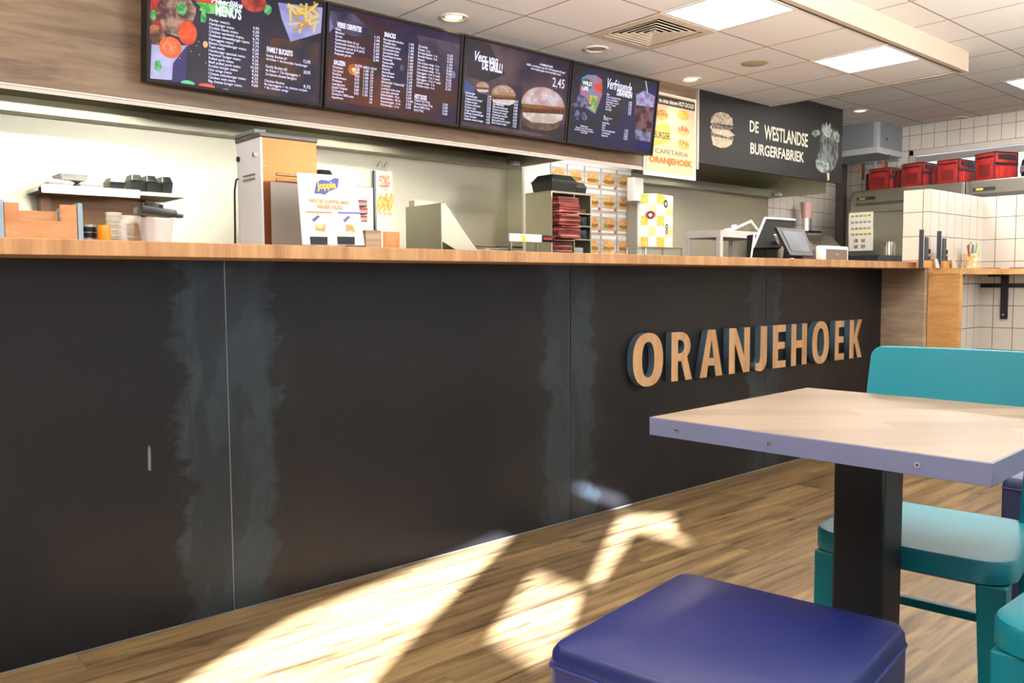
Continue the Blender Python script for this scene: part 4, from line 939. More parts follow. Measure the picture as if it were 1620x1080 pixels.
# stacks of clear plastic cups
def clear(h, a, r):
    m, nt, b = newmat('thin_clear_plastic'); b.inputs['Base Color'].default_value = hexc(h); b.inputs['Alpha'].default_value = a; b.inputs['Roughness'].default_value = r; b.inputs['Specular IOR Level'].default_value = 0.9
    return m
M_CLR = clear('#e6dfd2', 0.5, 0.25)
MCUP = clear('#f0e9dc', 0.8, 0.25)
for (u, vtop, lab) in ((180, 335, 'frosted stack of plastic cups directly behind the orange tumbler'), (200, 340, 'ribbed stack of plastic cups beside the clear jug')):
    t = thing('cup_stack', lab, 'cups', (xr(u, 0.24), 0.24, Z0), 0, 'stacks of plastic cups on the bar'); R = 0.022
    top = ony(u, vtop, 0.24).z - Z0; n = 10
    b = MB(M_CLR); b.lathe([(R * .74, 0), (R * .95, top * .55), (R * .9, top * .56), (R * .7, 0.004), (0, 0.004)]); b.build('cup', t, smooth=True)
    for k in range(n):
        z = top * (.25 + .75 * k / n); b = MB(MCUP if k % 2 else M_CLR); b.lathe([(R, z), (R * 1.06, z + 0.002), (R * 1.06, z + top * .05), (R, z + top * .055), (R * .93, z + top * .05), (R * .93, z)]); b.build('cup_rim', t, smooth=True)
# clear blender jug
Y = 0.06; q = xr(257, Y); zl = ony(245, 343, Y).z - Z0
jg = thing('blender_jug', 'clear plastic jug with a black tilted lid and side handle', 'jug', (q, Y + 0.06, Z0))
hw = (xr(282, Y) - xr(232, Y)) / 2
def sqring(w, z, r=.3): return [(w * math.copysign(abs(math.cos(a)) ** .45, math.cos(a)), w * .9 * math.copysign(abs(math.sin(a)) ** .45, math.sin(a)), z) for a in [2 * PI * k / 28 for k in range(28)]]
def loft(b, rings, m, off=(0, 0, 0), cap0=True, cap1=False):
    R = [[b.bm.verts.new((x + off[0], y + off[1], z + off[2])) for x, y, z in r] for r in rings]
    for A, B in zip(R, R[1:]):
        for k in range(len(A)): b.bm.faces.new((A[k], A[(k + 1) % len(A)], B[(k + 1) % len(A)], B[k]))
    if cap0: b.bm.faces.new(R[0][::-1])
    if cap1: b.bm.faces.new(R[-1])
    b._fin([v for r in R for v in r], m)
G = clear('#e4e6e6', 0.32, 0.05)
b = MB(G); loft(b, [sqring(hw * .78, 0), sqring(hw * .82, 0.02), sqring(hw, zl * .9), sqring(hw * 1.03, zl), sqring(hw * .99, zl), sqring(hw * .95, zl * .9), sqring(hw * .78, 0.02), sqring(hw * .72, 0.006)], G, cap1=True); b.build('jug_body', jg, smooth=True)
b = MB(G); hx = -hw * 1.0
b.tube([(hx * .95, 0, zl * .93), (hx * 1.6, 0, zl * .95), (hx * 2.05, 0, zl * .8), (hx * 2.1, 0, zl * .45), (hx * 2.0, 0, zl * .02 + .006)], 0.012, seg=10); b.build('handle', jg, smooth=True)
b = MB(plain('#26282a', 0.25)); T_ = Matrix.Translation((0.0, 0, zl + 0.008)) @ Matrix.Rotation(math.radians(6), 4, 'Y')
b.box(-hw * 1.15, hw * 1.1, -hw * .95, hw * .95, 0, 0.022, M=T_, bev=0.006); b.box(hw * 1.0, hw * 1.7, -0.02, 0.02, 0.004, 0.016, M=T_, bev=0.004); b.cyl((-hw * .2, 0, 0.02), 0.03, 0.014, M=T_)
b.build('lid', jg, smooth=True)
# tall stainless dispenser, warm reflection put into its front colour
Y = 0.0; u_c = 415
X_c = xr(u_c, Y); X_r = xr(503, Y); YB_ = onx(376, 300, X_c).y; ztf = ony(460, 222, Y).z
fr = thing('warming_cabinet', 'tall steel cabinet with warm reflection tinted into its front and dark lid on the bar', 'appliance', (0, 0, 0))
M_REFLWARM = brushed('steel_warm_reflection', '#845232', 0.28, (3, 3, 40), 1.0)
b = MB(plain('#d9dde4', 0.3, 0.4)); b.box(X_c, X_c + 0.006, Y, YB_, Z0, ztf); b.build('side_panel', fr)
b = MB(M_REFLWARM); b.box(X_c + 0.006, X_r, Y, Y + 0.006, Z0, ztf); b.build('front_panel', fr)
b = MB(M_SSD); b.box(X_c + 0.006, X_r, Y + 0.006, YB_, Z0, ztf - 0.001); b.build('body', fr)
b = MB(plain('#4a4644', 0.4, 0.3)); b.box(X_c - 0.004, X_r + 0.004, Y - 0.004, YB_ + 0.004, ztf, ztf + 0.016, bev=0.004); b.build('lid', fr)
b = MB(plain('#5a6068', 0.4, 0.3)); b.box(X_c - 0.005, X_c + 0.035, Y + 0.03, YB_ + 0.004, ztf + 0.016, ztf + 0.03, bev=0.003); b.build('lid_hinge', fr)
zs = ony(460, 275, Y).z
for k in range(2):
    b = MB(plain('#6e5538', 0.3, 0.7)); b.box(X_c + 0.05, X_r - 0.02, Y - 0.004, Y, zs - 0.018 * k - 0.009, zs - 0.018 * k, bev=0.002); b.build('louvre', fr)
b = MB(plain('#9a9590', 0.35, 0.5)); b.box(X_c + 0.03, X_r - 0.012, Y - 0.003, Y, Z0 + 0.01, ony(460, 290, Y).z); b.build('front_plate', fr)
for v, w in ((276, 1), (283, 1)):
    b = MB(M_GREYPLASTIC); p = onx(395, v, X_c); b.box(X_c - 0.004, X_c, p.y - 0.04, p.y + 0.045, p.z - 0.004, p.z); b.build('side_vent', fr)
for (u, v, r) in ((403, 245, 0.008), (378, 252, 0.009)):
    b = MB(M_BLACK if r > .008 else M_CHROME); p = onx(u, v, X_c); b.cyl((X_c - 0.006, p.y, p.z), r, 0.008, axis='x', seg=12); b.build('screw_knob', fr)
b = MB(M_BLACK); p = onx(379, 283, X_c); b.tube([(X_c - 0.004, p.y, p.z), (X_c - 0.012, p.y, p.z - 0.004), (X_c - 0.018, p.y, p.z - 0.04), (X_c - 0.02, p.y, Z0 + 0.08), (X_c - 0.026, p.y - 0.01, Z0 + 0.006)], 0.0035); b.build('power_cord', fr, smooth=True)
# sauce promotion stand
Y = -0.16
js = thing('promotion_stand', 'white cardboard sauce display stand with two printed tubs', 'display', (0, 0, 0))
lean = 0.10
def J(u, v):
    """a point of the leaning card"""
    q = ony(u, v, Y); 
    yy_ = Y + (q.z - Z0) * lean; q = ony(u, v, yy_); return q
def jq(pts, m, off, name, th=0.0):
    bb = MB(m); vs = [bb.bm.verts.new(J(u, v) + Vector((0, -off, 0))) for u, v in pts]; f = bb.bm.faces.new(vs)
    if th:
        r = bmesh.ops.extrude_face_region(bb.bm, geom=[f]); bmesh.ops.translate(bb.bm, vec=(0, th, 0), verts=[g for g in r['geom'] if isinstance(g, bmesh.types.BMVert)])
    bb._fin(bb.bm.verts[:], m); return bb.build(name, js)
zb = Z0 + 0.001
vb_ = 386.5
jq([(470, 273), (561, 279), (577, 388), (479, 387)], plain('#dcd6da', 0.4, vary=0.02), 0.0, 'card_back', 0.004)
def tubp(u, v, w, h, rim, nm):
    jq([(u - w, v - h), (u + w, v - h + 1), (u + w * .86, v + h), (u - w * .84, v + h)], plain('#f0e6e0', 0.4), 0.0012, nm)
    jq([(u - w - 1, v - h - 2), (u + w + 1, v - h - 1), (u + w + 1, v - h + 1.5), (u - w - 1, v - h + .5)], plain(rim, 0.4), 0.0018, 'tub_lid')
    jq([(u - w * .6, v - h * .3), (u - w * .1, v - h * .75), (u + w * .1, v - h * .6), (u - w * .4, v - h * .05)], plain('#4a4a8a', 0.4), 0.0022, 'tub_label')
    jq([(u - w * .3, v + h * .1), (u + w * .6, v + h * .2), (u + w * .5, v + h * .9), (u - w * .3, v + h * .8)], two('#f0d0a0', '#d88a50', 60), 0.0022, 'tub_label')
tubp(504, 352, 19, 16, '#e07a50', 'printed_tub'); tubp(552, 353, 17, 16, '#4848a8', 'printed_tub')
jq([(497, 306), (500, 288), (508, 284), (520, 286), (530, 281), (536, 283), (534, 297), (520, 303), (514, 308), (506, 306)], plain('#26388c', 0.4), 0.001, 'logo_flag')
for u in (490, 533): jq([(u, 374), (u + 28, 374.5), (u + 28, 387), (u + 1, 386.5)], M_BLACK, 0.001, 'black_slot')
def jt(s, u0, u1, vt, vb, m, fat, nm, rot=0.0):
    p, p1 = J(u0, vb), J(u1, vb); q = J(u0, vt)
    o = text(s, 0, 0, p1.x - p.x, q.z - p.z, 0, m, nm, js, fat=fat)
    o.location = (p.x, p.y - 0.0022, p.z); o.rotation_euler = (-math.atan(lean), rot, 0)
jt('Joppie', 502, 532, 288, 303, plain('#f0b428', 0.4), 0.04, 'logo_text', -0.12)
jt('BEETJE JOPPIE MEE', 489, 552, 314, 321, plain('#d98a28', 0.4), 0.02, 'slogan_text'); jt('NAAR HUIS?', 502, 542, 322.5, 329.5, plain('#d98a28', 0.4), 0.02, 'slogan_text')
b = MB(M_WHITEP); q = J(525, 387); b.prism([(Y + 0.008, Z0), (Y + 0.11, Z0), (Y + 0.022, Z0 + 0.14)], q.x - 0.004, q.x + 0.004, 'yz'); b.build('back_strut', js)
# wood block
Y = 0.1; xa, xm, xb = xr(578, Y), xr(604, Y), xr(632, Y); zt = ony(605, 365, Y).z
wb = thing('wooden_block', 'low wooden block with a light joint beside the sauce display', 'block', (0, 0, 0))
b = MB(M_OAKGREY); b.box(xa, xm - 0.003, Y, Y + 0.14, Z0, zt); b.build('left_board', wb, bevel=0.001)
b = MB(wood('orange_wood', '#a86f3c', '#bd8450', '#cc9762', (5, 1, 1), 3, 0.5)); b.box(xm + 0.003, xb, Y, Y + 0.14, Z0, zt - 0.002); b.build('right_board', wb, bevel=0.001)
b = MB(M_WHITE); b.box(xm - 0.003, xm + 0.003, Y - 0.0005, Y + 0.14, Z0, zt - 0.001); b.build('joint_strip', wb)
# chicken card hanging from a hook on the wall
Y = YB - 0.03
xa, xb = xr(595, Y, 310), xr(620, Y, 310); zt, zb = ony(607, 271, Y).z, ony(607, 366, Y).z
cc = thing('menu_card', 'narrow pink chicken wings card hanging from a hook on the steel wall', 'card', (0, Y, 0))
b = MB(plain('#dcc0a8', 0.5)); b.box(xa, xb, -0.004, 0.004, zb, zt); b.build('card_sheet', cc)
b = MB(plain('#5a6068', 0.5)); b.box(xa - 0.012, xa, -0.004, 0.018, zb + 0.01, zt); b.build('board_edge', cc)
w = xb - xa
for s, c, d, hh in (('Gewoon', .15, .80, .04), ('Crispy', .2, .73, .05), ('Chicken', .12, .66, .06), ('WINGS', .25, .60, .045)): text(s, xa + w * c, zb + (zt - zb) * (d + 0.08), xb - w * c, zb + (zt - zb) * (d + 0.08) + hh * .8, -0.0046, plain('#7a3a30', 0.5), 'card_text', cc, fat=0.02)
b = MB()
for k in range(9): b.flat(blob(xa + w * (.12 + .1 * k), zb + (zt - zb) * (.44 + .04 * (k % 3)), w * .12, 0.05, 12, .12), -0.0044 - k * 1e-4, two('#c86a30', '#e09858', 60))
b.build('chicken_picture', cc, fixn=False)
for k in range(3): text('%s' % ('3st', '6st', '9st')[k], xa + w * (.1 + .3 * k), zb + (zt - zb) * .27, xa + w * (.32 + .3 * k), zb + (zt - zb) * .33, -0.0046, plain('#c86428', 0.5), 'card_text', cc, fat=0.04)
text('hot wings', xa + w * .2, zb + 0.07, xb - w * .15, zb + 0.09, -0.0046, plain('#8a5a4a', 0.5), 'card_text', cc)
for u in (600, 611):
    b = MB(M_SSD); q = ony(u, 262, Y).x; z = zt + 0.0; b.tube([(q, -0.002, z - 0.01), (q, -0.006, z + 0.02), (q + 0.008, -0.01, z + 0.045), (q, -0.012, z + 0.065), (q - 0.006, -0.004, z + 0.05), (q - 0.004, 0.02, z + 0.03)], 0.003, seg=6); b.build('hook', cc, smooth=True)
# black tub and striped cups behind the display
BZB = BZ
q = ony(509, 277, 1.6)
pl = MB(M_SSD); pl.box(xr(500, 1.5), xr(585, 1.5) , 1.46, 1.80, BZ, q.z - 0.06); tag(pl.build('cup_cabinet', bevel=0.003), 'small steel cabinet behind the sauce display', 'cabinet')
carton('takeaway_tub', 'single black tub seen above the sauce display', q.x, 1.6, q.z - 0.06, 0.09, 0.1, 0.085, M_CONT, 'black takeaway tubs around the kitchen', 'tub', 0.85)
M_STRIPE = two('#b8a09a', '#9a3030', 9, 0.5, 0.45, 0.55, (1, 1, 9))
for k, (u, v) in enumerate(((571, 322), (572, 334), (571, 346))):
    q = ony(u, v, 1.40); o = MB(M_STRIPE); o.box(-0.035, 0.035, -0.03, 0.03, 0, 0.036, bev=0.008); o = o.build('folded_bag'); o.location = (q.x - 0.01, 1.40, BZ + 0.55 - 0.0 + 0 if False else q.z - 0.018)
    tag(o, 'red striped folded paper bag, %s beside the sauce display' % ('top one', 'middle one', 'bottom one')[k], 'paper bag', 'folded bags beside the sauce display')
zb_ = ony(571, 346, 1.40).z - 0.018
b = MB(M_SSD); b.box(xr(571, 1.40) - 0.05, xr(571, 1.4) + 0.035, 1.36, 1.44, BZ, zb_); tag(b.build('bag_stand'), 'slim steel stand under the striped bags', 'stand')

# ---- fries chute
Y = 1.40
P = lambda u, v, Y_=Y: ony(u, v, Y_)
ct = thing('fries_chute', 'sloping stainless fries bagging chute open to the right', 'chute', (0, 0, 0))
a0, a1, a2 = P(698, 320), P(699, 380), P(755, 394)
zq = P(755, 394).z
b = MB(M_SSWALL)
lt_, lb = P(699, 321), P(699, 381)
b.prism([(lt_.x, lt_.z), (P(703, 320).x, lt_.z), (P(756, 392).x, P(756, 396).z), (P(720, 394).x, P(720, 394).z), (lb.x, lb.z)], Y, Y + 0.006, 'xz'); b.build('side_plate', ct)
yb2 = Y + 0.36
b = MB(M_SS); A = P(703, 320); B_ = P(756, 392)
b.quad((A.x, Y, A.z), (B_.x, Y, B_.z), (B_.x, yb2, B_.z), (A.x, yb2, A.z), th=0.004); b.build('sloping_plate', ct)
b = MB(M_SSWALL); b.prism([(lt_.x, lt_.z), (A.x, A.z), (B_.x, B_.z), (lb.x, lb.z)], yb2, yb2 + 0.006, 'xz'); b.build('side_plate', ct)
b = MB(M_SS); b.box(lt_.x - 0.006, lt_.x, Y, yb2, BZ, lt_.z); b.build('back_plate', ct)
b = MB(M_CHROME); tz = P(790, 390).z; x0_, x1_ = P(752, 390).x, P(826, 390).x
b.tube([(x0_, Y, tz), (x1_, Y, tz), (x1_ + 0.02, Y + 0.02, tz + 0.0), (x1_ + 0.02, yb2 - 0.02, tz), (x1_, yb2, tz), (x0_, yb2, tz)], 0.005); b.build('tray_rim', ct, smooth=True)
b = MB(M_SS); b.box(x0_, x1_ + 0.015, Y + 0.004, yb2 - 0.004, BZ, tz - 0.02); b.build('tray', ct)
b = MB(M_SSWALL); p = P(679, 320, 1.75); b.box(p.x, A.x, 1.70, 1.76, p.z - 0.05, p.z); b.build('side_flap', ct)
# price rail with yellow tag and scoop handle
Y = 1.34
pr = thing('price_rail', 'white label rail with a yellow sticker in front of the bag rack', 'rail', (0, 0, 0))
xa, xb = xr(806, Y), xr(857, Y); z0_, z1_ = P(830, 382, Y).z, P(830, 370, Y).z
b = MB(M_WHITE); b.box(xa, xb, Y, Y + 0.012, z0_, z1_); b.build('label_strip', pr)
q = P(828, 377, Y); b = MB(plain('#f0e020', 0.4)); b.prism([(q.x - 0.016, q.z - 0.02), (q.x + 0.016, q.z - 0.02), (q.x + 0.016, q.z + 0.012), (q.x + 0.005, q.z + 0.022), (q.x - 0.012, q.z + 0.02)], Y - 0.002, Y, 'xz'); b.build('yellow_sticker', pr)
for q_ in (xa + .02, xb - .03):
    b = MB(M_SSD); b.box(q_, q_ + 0.01, Y + 0.012, Y + 0.03, BZ, z0_ + 0.01); b.build('rail_leg', pr)
b = MB(M_BLACK); b.box(xb, xr(877, Y), Y - 0.01, Y + 0.02, z0_ + 0.002, z1_ - 0.002, bev=0.008); b.build('black_grip', pr, smooth=True)
b = MB(plain('#b03028', 0.4)); b.box(xb + 0.01, xr(872, Y), Y - 0.0112, Y - 0.009, (z0_ + z1_) / 2 - 0.006, (z0_ + z1_) / 2 + 0.004); b.build('red_mark', pr)

# ---- bag rack
Y = 1.42
xa, xb = xr(872, Y), xr(936, Y); ztp = P(905, 307, Y).z; ybk = onx(831, 320, xa).y
rk = thing('bag_rack', 'stainless pigeonhole rack filled with red striped bags and black tubs', 'rack', (0, 0, 0))
tk = 0.012; xm = xa + (xb - xa) * 0.56
b = MB(M_SSWALL); b.box(xa, xa + tk, Y, ybk, BZ, ztp); b.build('side_panel', rk)
b = MB(M_SSWALL); b.box(xb - tk, xb, Y, ybk, BZ, ztp); b.build('side_panel', rk)
b = MB(M_SS); b.box(xa, xb, Y, ybk, ztp, ztp + tk); b.build('top_panel', rk)
b = MB(M_SS); b.box(xa + tk, xb - tk, ybk - 0.01, ybk, BZ, ztp); b.build('back_panel', rk)
b = MB(M_SS); b.box(xm - .004, xm + .004, Y, ybk - .01, BZ, ztp); b.build('divider', rk)
zsh = [P(920, v, Y).z for v in (337, 357, 378)]
for z in zsh:
    b = MB(M_SS); b.box(xm + .004, xb - tk, Y, ybk - .01, z - 0.008, z); b.build('shelf', rk)
zl2 = P(890, 379, Y).z
b = MB(M_SS); b.box(xa + tk, xm - .004, Y, ybk - .01, zl2 - 0.008, zl2); b.build('shelf', rk)
M_RED2 = two('#4a0e0a', '#8a3024', 9, 0.5, 0.42, 0.6, (1.2, 1, 14))
M_RED3 = two('#7a1c12', '#b88072', 6, 0.5, 0.45, 0.6, (1, 1, 12))
lev = [P(890, v, Y).z for v in (337, 357, 378)] + [P(890, 398, Y).z]
nm = ['topmost', 'second', 'third', 'lowest']
for k in range(4):
    z0_ = lev[k]; z1_ = [P(890, 311, Y).z, lev[0], lev[1], zl2 - 0.01][k]
    zb2 = z0_ if k < 3 else z0_
    t = thing('bag_bundle', 'bundle of red striped fries bags, %s in the left column of the rack' % nm[k], 'paper bags', (0, 0, 0), 0, 'bundles of red striped bags in the rack')
    n = 6
    for j in range(n):
        hh = (z1_ - 0.006 - zb2) / n
        b = MB(M_RED2 if (j + k) % 3 else M_RED3); dx = random.uniform(-.012, .012)
        b.box(xa + tk + 0.006 + dx * .3, xm - 0.008, Y - (0.06 + dx if k < 3 else -0.005), Y + 0.14, zb2 + hh * j + .0006, zb2 + hh * (j + 1), bev=0.004); b.build('bag', t, smooth=True)
b = MB(plain('#5a1c18', 0.5)); b.box(xm + .012, xb - tk - .012, Y + .03, Y + .2, zsh[0] + .0005, zsh[0] + .03); tag(b.build('dark_bag_pile', bevel=0.004), 'dark red flat bag pile in the upper right pigeonhole', 'paper bags')
for k, z in ((1, zsh[1]), (2, zsh[2])):
    for j in range(3):
        ww = (xb - tk - xm) / 3.3; t = MB(M_CONT); t.box(xm + .008 + ww * j, xm + .004 + ww * (j + 1) - .002, Y + 0.02, Y + 0.16, z + .0005, z + .062, bev=0.004); o = t.build('black_cup_row', smooth=True)
        tag(o, 'black cup in the %s right pigeonhole of the rack, %s' % (('', 'middle', 'lower')[k], ('against the divider', 'between two others', 'against the outer side')[j]), 'cup', 'black cups in the rack')
b = MB(plain('#8a8c88', 0.3)); b.box(xm + .01, xb - tk - .05, Y + .02, Y + .2, P(905, 398, Y).z - 0.03, P(905, 391, Y).z); tag(b.build('grey_tray', bevel=0.003), 'grey tray in the bottom right pigeonhole', 'tray')
q = ony(883, 300, Y + .1); carton('takeaway_tub', 'larger black tub on top of the bag rack', q.x - 0.015, Y + .12, ztp + tk, 0.24, 0.2, 0.115, M_CONT, 'black tubs on top of the rack', 'tub', 0.9)
carton('takeaway_tub', 'smaller black tub on top of the bag rack, right side', q.x + 0.165, Y + .12, ztp + tk, 0.1, 0.16, 0.08, M_CONT, 'black tubs on top of the rack', 'tub', 0.9)

# ---- chequered carton on a wire stand
Y = 0.62 + 0.9
ws = thing('wire_stand', 'chromed wire stand under the chequered carton', 'stand', (0, 0, 0))
xa, xb = xr(1022, Y), xr(1080, Y); zt = P(1050, 391, Y).z
b = MB(M_CHROME); b.box(xa, xb, Y, Y + 0.2, zt - 0.008, zt); b.build('top_frame', ws)
for x_ in (xa + .005, (xa + xb) / 2 - .02, xb - .005):
    for y_ in (Y + .006, Y + .19):
        b = MB(M_CHROME); b.cyl((x_, y_, BZ), 0.006, zt - 0.008 - BZ, seg=8); b.build('leg', ws)
bx = thing('chequered_carton', 'tall white carton with yellow chequers and round black badges', 'carton', (0, 0, 0))
xa2, xm2, xb2 = xr(1020, Y + .06), xr(1040, Y), xr(1066, Y + .05); ztc = P(1045, 306, Y).z
def cface(p0, p1, cols, rows_, seed):
    d = (p1 - p0); n = Vector((d.y, -d.x, 0)).normalized() * 0.0008
    random.seed(seed); CH = two('#e0a828', '#f4d878', 120); LN = plain('#e8e4dc', 0.5)
    bb = MB(CH)
    for i in range(cols):
        for j in range(rows_):
            if (i + j) % 2 == 0:
                A = p0 + d * (i / cols + .01) ; B2 = p0 + d * ((i + 1) / cols - .01); za, zb3 = zt + (ztc - zt) * (j / rows_ + .005), zt + (ztc - zt) * ((j + 1) / rows_ - .005)
                vs = [bb.bm.verts.new(v) for v in ((A.x + n.x, A.y + n.y, za), (B2.x + n.x, B2.y + n.y, za), (B2.x + n.x, B2.y + n.y, zb3), (A.x + n.x, A.y + n.y, zb3))]; bb.bm.faces.new(vs)
                bb._fin(vs, CH if (j % 2 == 0) else plain('#f0d8a0', 0.5))
    bb.build('chequer_print', bx, fixn=False)
L_, C_, R_ = Vector((xa2, Y + .10, 0)), Vector((xm2 , Y + 0.01, 0)), Vector((xb2, Y + .06, 0))
K_ = L_ + R_ - C_
b = MB(M_WHITEP); b.prism([(L_.x, L_.y), (C_.x, C_.y), (R_.x, R_.y), (K_.x, K_.y)], zt, ztc, 'xy'); b.build('carton_body', bx)
cface(L_, C_, 2, 5, 1); cface(C_, R_, 2, 5, 2)
def badge(p0, p1, f, zc, r, red=False):
    d = (p1 - p0); t = d.normalized(); n = Vector((t.y, -t.x, 0)); c = p0 + d * f; bb = MB()
    for k, (rr, m) in enumerate(((r, plain('#d05028', 0.5) if red else plain('#3a3a3a', 0.5)), (r * .82, plain('#242424', 0.5)), (r * .45, plain('#c8d0d4', 0.5)))):
        vs = [bb.bm.verts.new(c + n * (0.0015 + 0.0005 * k) + t * rr * math.cos(2 * PI * j / 20) * (1.25 if red and k == 0 else 1) + Vector((0, 0, zc + rr * math.sin(2 * PI * j / 20)))) for j in range(20)]; bb.bm.faces.new(vs); bb._fin(vs, m)
    bb.build('badge_print', bx, fixn=False)
hc = ztc - zt
badge(L_, C_, .62, zt + hc * .60, .032, True); badge(C_, R_, .55, zt + hc * .83, .032); badge(C_, R_, .62, zt + hc * .40, .022); badge(C_, R_, .62, zt + hc * .30, .018, True)

# ---- white table with paper roll arm, tills
Y = 1.0
st = thing('side_table', 'pale grey raised table behind the tills', 'table', (0, 0, 0))
xa, xb = xr(1140, Y), xr(1212, Y); zt = P(1165, 365, Y).z
b = MB(plain('#b8b4b0', 0.5)); b.box(xa, xb, Y, Y + .31, zt - 0.05, zt); b.build('table_top', st, bevel=0.002)
for x_ in (xa, xb - .035):
    for y_ in (Y + .002, Y + .27):
        b = MB(plain('#b8b4b0', 0.5)); b.box(x_, x_ + .035, y_, y_ + .035, 0, zt - 0.05); b.build('leg', st)
pa = thing('folding_arm', 'white jointed arm lying on the grey table behind the tills', 'arm', (0, 0, 0))
b = MB(M_WHITE); q0, q1, q2, q3 = P(1146, 364, Y + .1), P(1160, 360, Y + .1), P(1188, 350, Y + .1), P(1198, 364, Y + .1)
zz = zt + 0.008
b.tube([(q0.x, Y + .1, zz), (q1.x, Y + .1, zz + .012), (q2.x, Y + .1, q2.z), (q3.x, Y + .1, zz + .02)], 0.011); b.build('arm_bars', pa, smooth=True)
b = MB(M_WHITE); b.cyl((q1.x + .02, Y + .09, zz + .03), 0.017, 0.03, axis='y', seg=14); b.build('joint', pa, smooth=True)
b = MB(M_WHITE); b.cyl((q0.x, Y + .1, zt), 0.03, 0.008, seg=16); b.build('base', pa)
# till with its screen turned to the kitchen
def till(name, label, px, Yc, mfr, mscreen, side, white=False):
    """a flat screen leaning back, from four photo corners on a vertical plane"""
    pass
Y = 0.16
t1 = thing('till_screen', 'larger till screen with white rim turned towards the kitchen', 'till', (0, 0, 0))
def Q(u, v, Y_): return ony(u, v, Y_)
a, b_, c, d = Q(1211, 346, .20), Q(1258, 349, .20), Q(1236, 391, .07), Q(1192, 392, .07)
# back of the screen towards us: quad leaning away from the kitchen side
b = MB(plain('#0b0b0c', 0.7, spec=0.1)); b.quad(tuple(a), tuple(d), tuple(c), tuple(b_), th=0.02); b.build('screen_back', t1)
b = MB(M_WHITE)
for p, r_ in ((a, d), (a, b_)): b.tube([tuple(p + Vector((-.004, 0, .004))), tuple(r_ + Vector((-.004, 0, .004)))], 0.007, seg=6)
b.build('white_rim', t1, smooth=True)
b = MB(M_BLACK); m1 = (a + c) / 2; b.box(m1.x - .10, m1.x + .05, .13, .25, Z0, m1.z - .01, bev=0.01); b.box(m1.x - .085, m1.x + .07, .08, .27, Z0, Z0 + .02, bev=0.004); b.build('till_foot', t1)
b = MB(M_WHITE); q = Q(1188, 402, .05); q2 = Q(1196, 370, .05); b.tube([(q.x, .05, Z0 + .004), (q2.x, .06, q2.z)], 0.005, seg=6); b.build('cable', t1, smooth=True)
t2 = thing('till_screen', 'black customer screen facing the dining side, in front of the larger till', 'till', (0, 0, 0))
a, b_, c, d = Q(1228, 359, .02), Q(1273, 363, .06), Q(1287, 404, -.04), Q(1250, 403, -.08)
n = (b_ - a).cross(d - a).normalized()
if n.y > 0: n = -n
b = MB(M_BLACK); b.quad(tuple(a), tuple(d), tuple(c), tuple(b_), th=0.016 if (Vector(d) - Vector(a)).cross(Vector(b_) - Vector(a)).y < 0 else -0.016); b.build('housing', t2)
def bil(s, t_): return a.lerp(b_, s).lerp(d.lerp(c, s), t_) + n * 0.0015
b = MB(two('#2c343e', '#434f5c', 4, 0.5)); b.quad(tuple(bil(.13, .12)), tuple(bil(.13, .86)), tuple(bil(.9, .86)), tuple(bil(.9, .12))); b.build('display_glass', t2)
b = MB(M_BLACK); m1 = (a + c) / 2; b.prism([(-.05 , Z0), (.05, Z0), (.04, Z0 + .09), (.025, Z0 + .09)], m1.x - .03, m1.x + .04, 'yz'); b.build('till_foot', t2)
b = MB(M_WHITE); q = Q(1226, 371, .09); b.tube([(q.x, .09, q.z), (q.x + .03, .09, q.z - .04), (q.x + .055, .08, Z0 + .004)], [0.007, .008, .006], seg=8); b.build('white_cable', t2, smooth=True)
b = MB(M_WHITE); q = Q(1255, 404, -.09); b.box(q.x - .012, q.x + .012, -.09, -.07, Z0, Z0 + .012, bev=.003); b.build('cable_plug', t2)
# receipt printer / card reader
Y = -0.02
cdp = thing('card_terminal', 'rounded white counter device with a grey window beside the tills', 'card reader', (0, 0, 0))
xa, xb = xr(1303, Y), xr(1344, Y); zt = Q(1322, 389, Y).z
b = MB(M_WHITE); b.box(xa, xb, Y, Y + .05, Z0, zt, bev=0.012, seg=3); b.build('front_shell', cdp, smooth=True)
b = MB(M_GREYPLASTIC); b.box(xa + .02, xb + .02, Y + .05, Y + .16, Z0, zt - .012, bev=0.01); b.build('rear_shell', cdp, smooth=True)
b = MB(plain('#6e645e', 0.35)); b.box(xa + .035, xb - .025, Y - .003, Y + .002, Z0 + .012, zt - .02, bev=0.001); b.build('window', cdp)
b = MB(plain('#d8c8c0', 0.4)); b.box((xa + xb) / 2 - .005, (xa + xb) / 2 + .012, Y - .0045, Y - .002, (Z0 + zt) / 2 - .005, (Z0 + zt) / 2 + .002); b.build('maker_mark', cdp)
# steel milkshake machine with pink cup on top (stands on the bench by the tiled wall)
Y = 1.55
sm = thing('shake_machine', 'small stainless machine with slotted sloping top before the tiled wall', 'appliance', (0, 0, 0))
xa, xb = xr(1287, Y), xr(1330, Y); zt = Q(1305, 371, Y).z
b = MB(M_SSD); b.box(xa, xb, Y + .1, Y + .35, BZ, zt); b.build('body', sm, bevel=0.004)
b = MB(M_SSD); b.prism([(Y, BZ), (Y + .1, BZ), (Y + .1, zt), (Y, zt - .10)], xa, xb, 'yz'); b.build('front_hopper', sm)
b = MB(M_BLACK)
for k in range(6): b.box(xa + .03 + .035 * k, xa + .045 + .035 * k, Y + .045, Y + .095, zt - .058, zt - .05, M=None)
bpy.data  # slots sit on the slope
b.build('slots', sm)
b = MB(M_BLACK); b.box(xa + .0, xb, Y + .02, Y + .1, BZ, BZ + .02); b.build('foot', sm)
sh2 = thing('drip_shelf', 'small dark shelf carrying the pink drink cup', 'shelf', (0, 0, 0))
q = Q(1284, 365, 1.9); b = MB(M_BLACK); b.box(q.x - .09, q.x + .16, 1.88, YB - .013, q.z - .016, q.z); b.build('board', sh2)
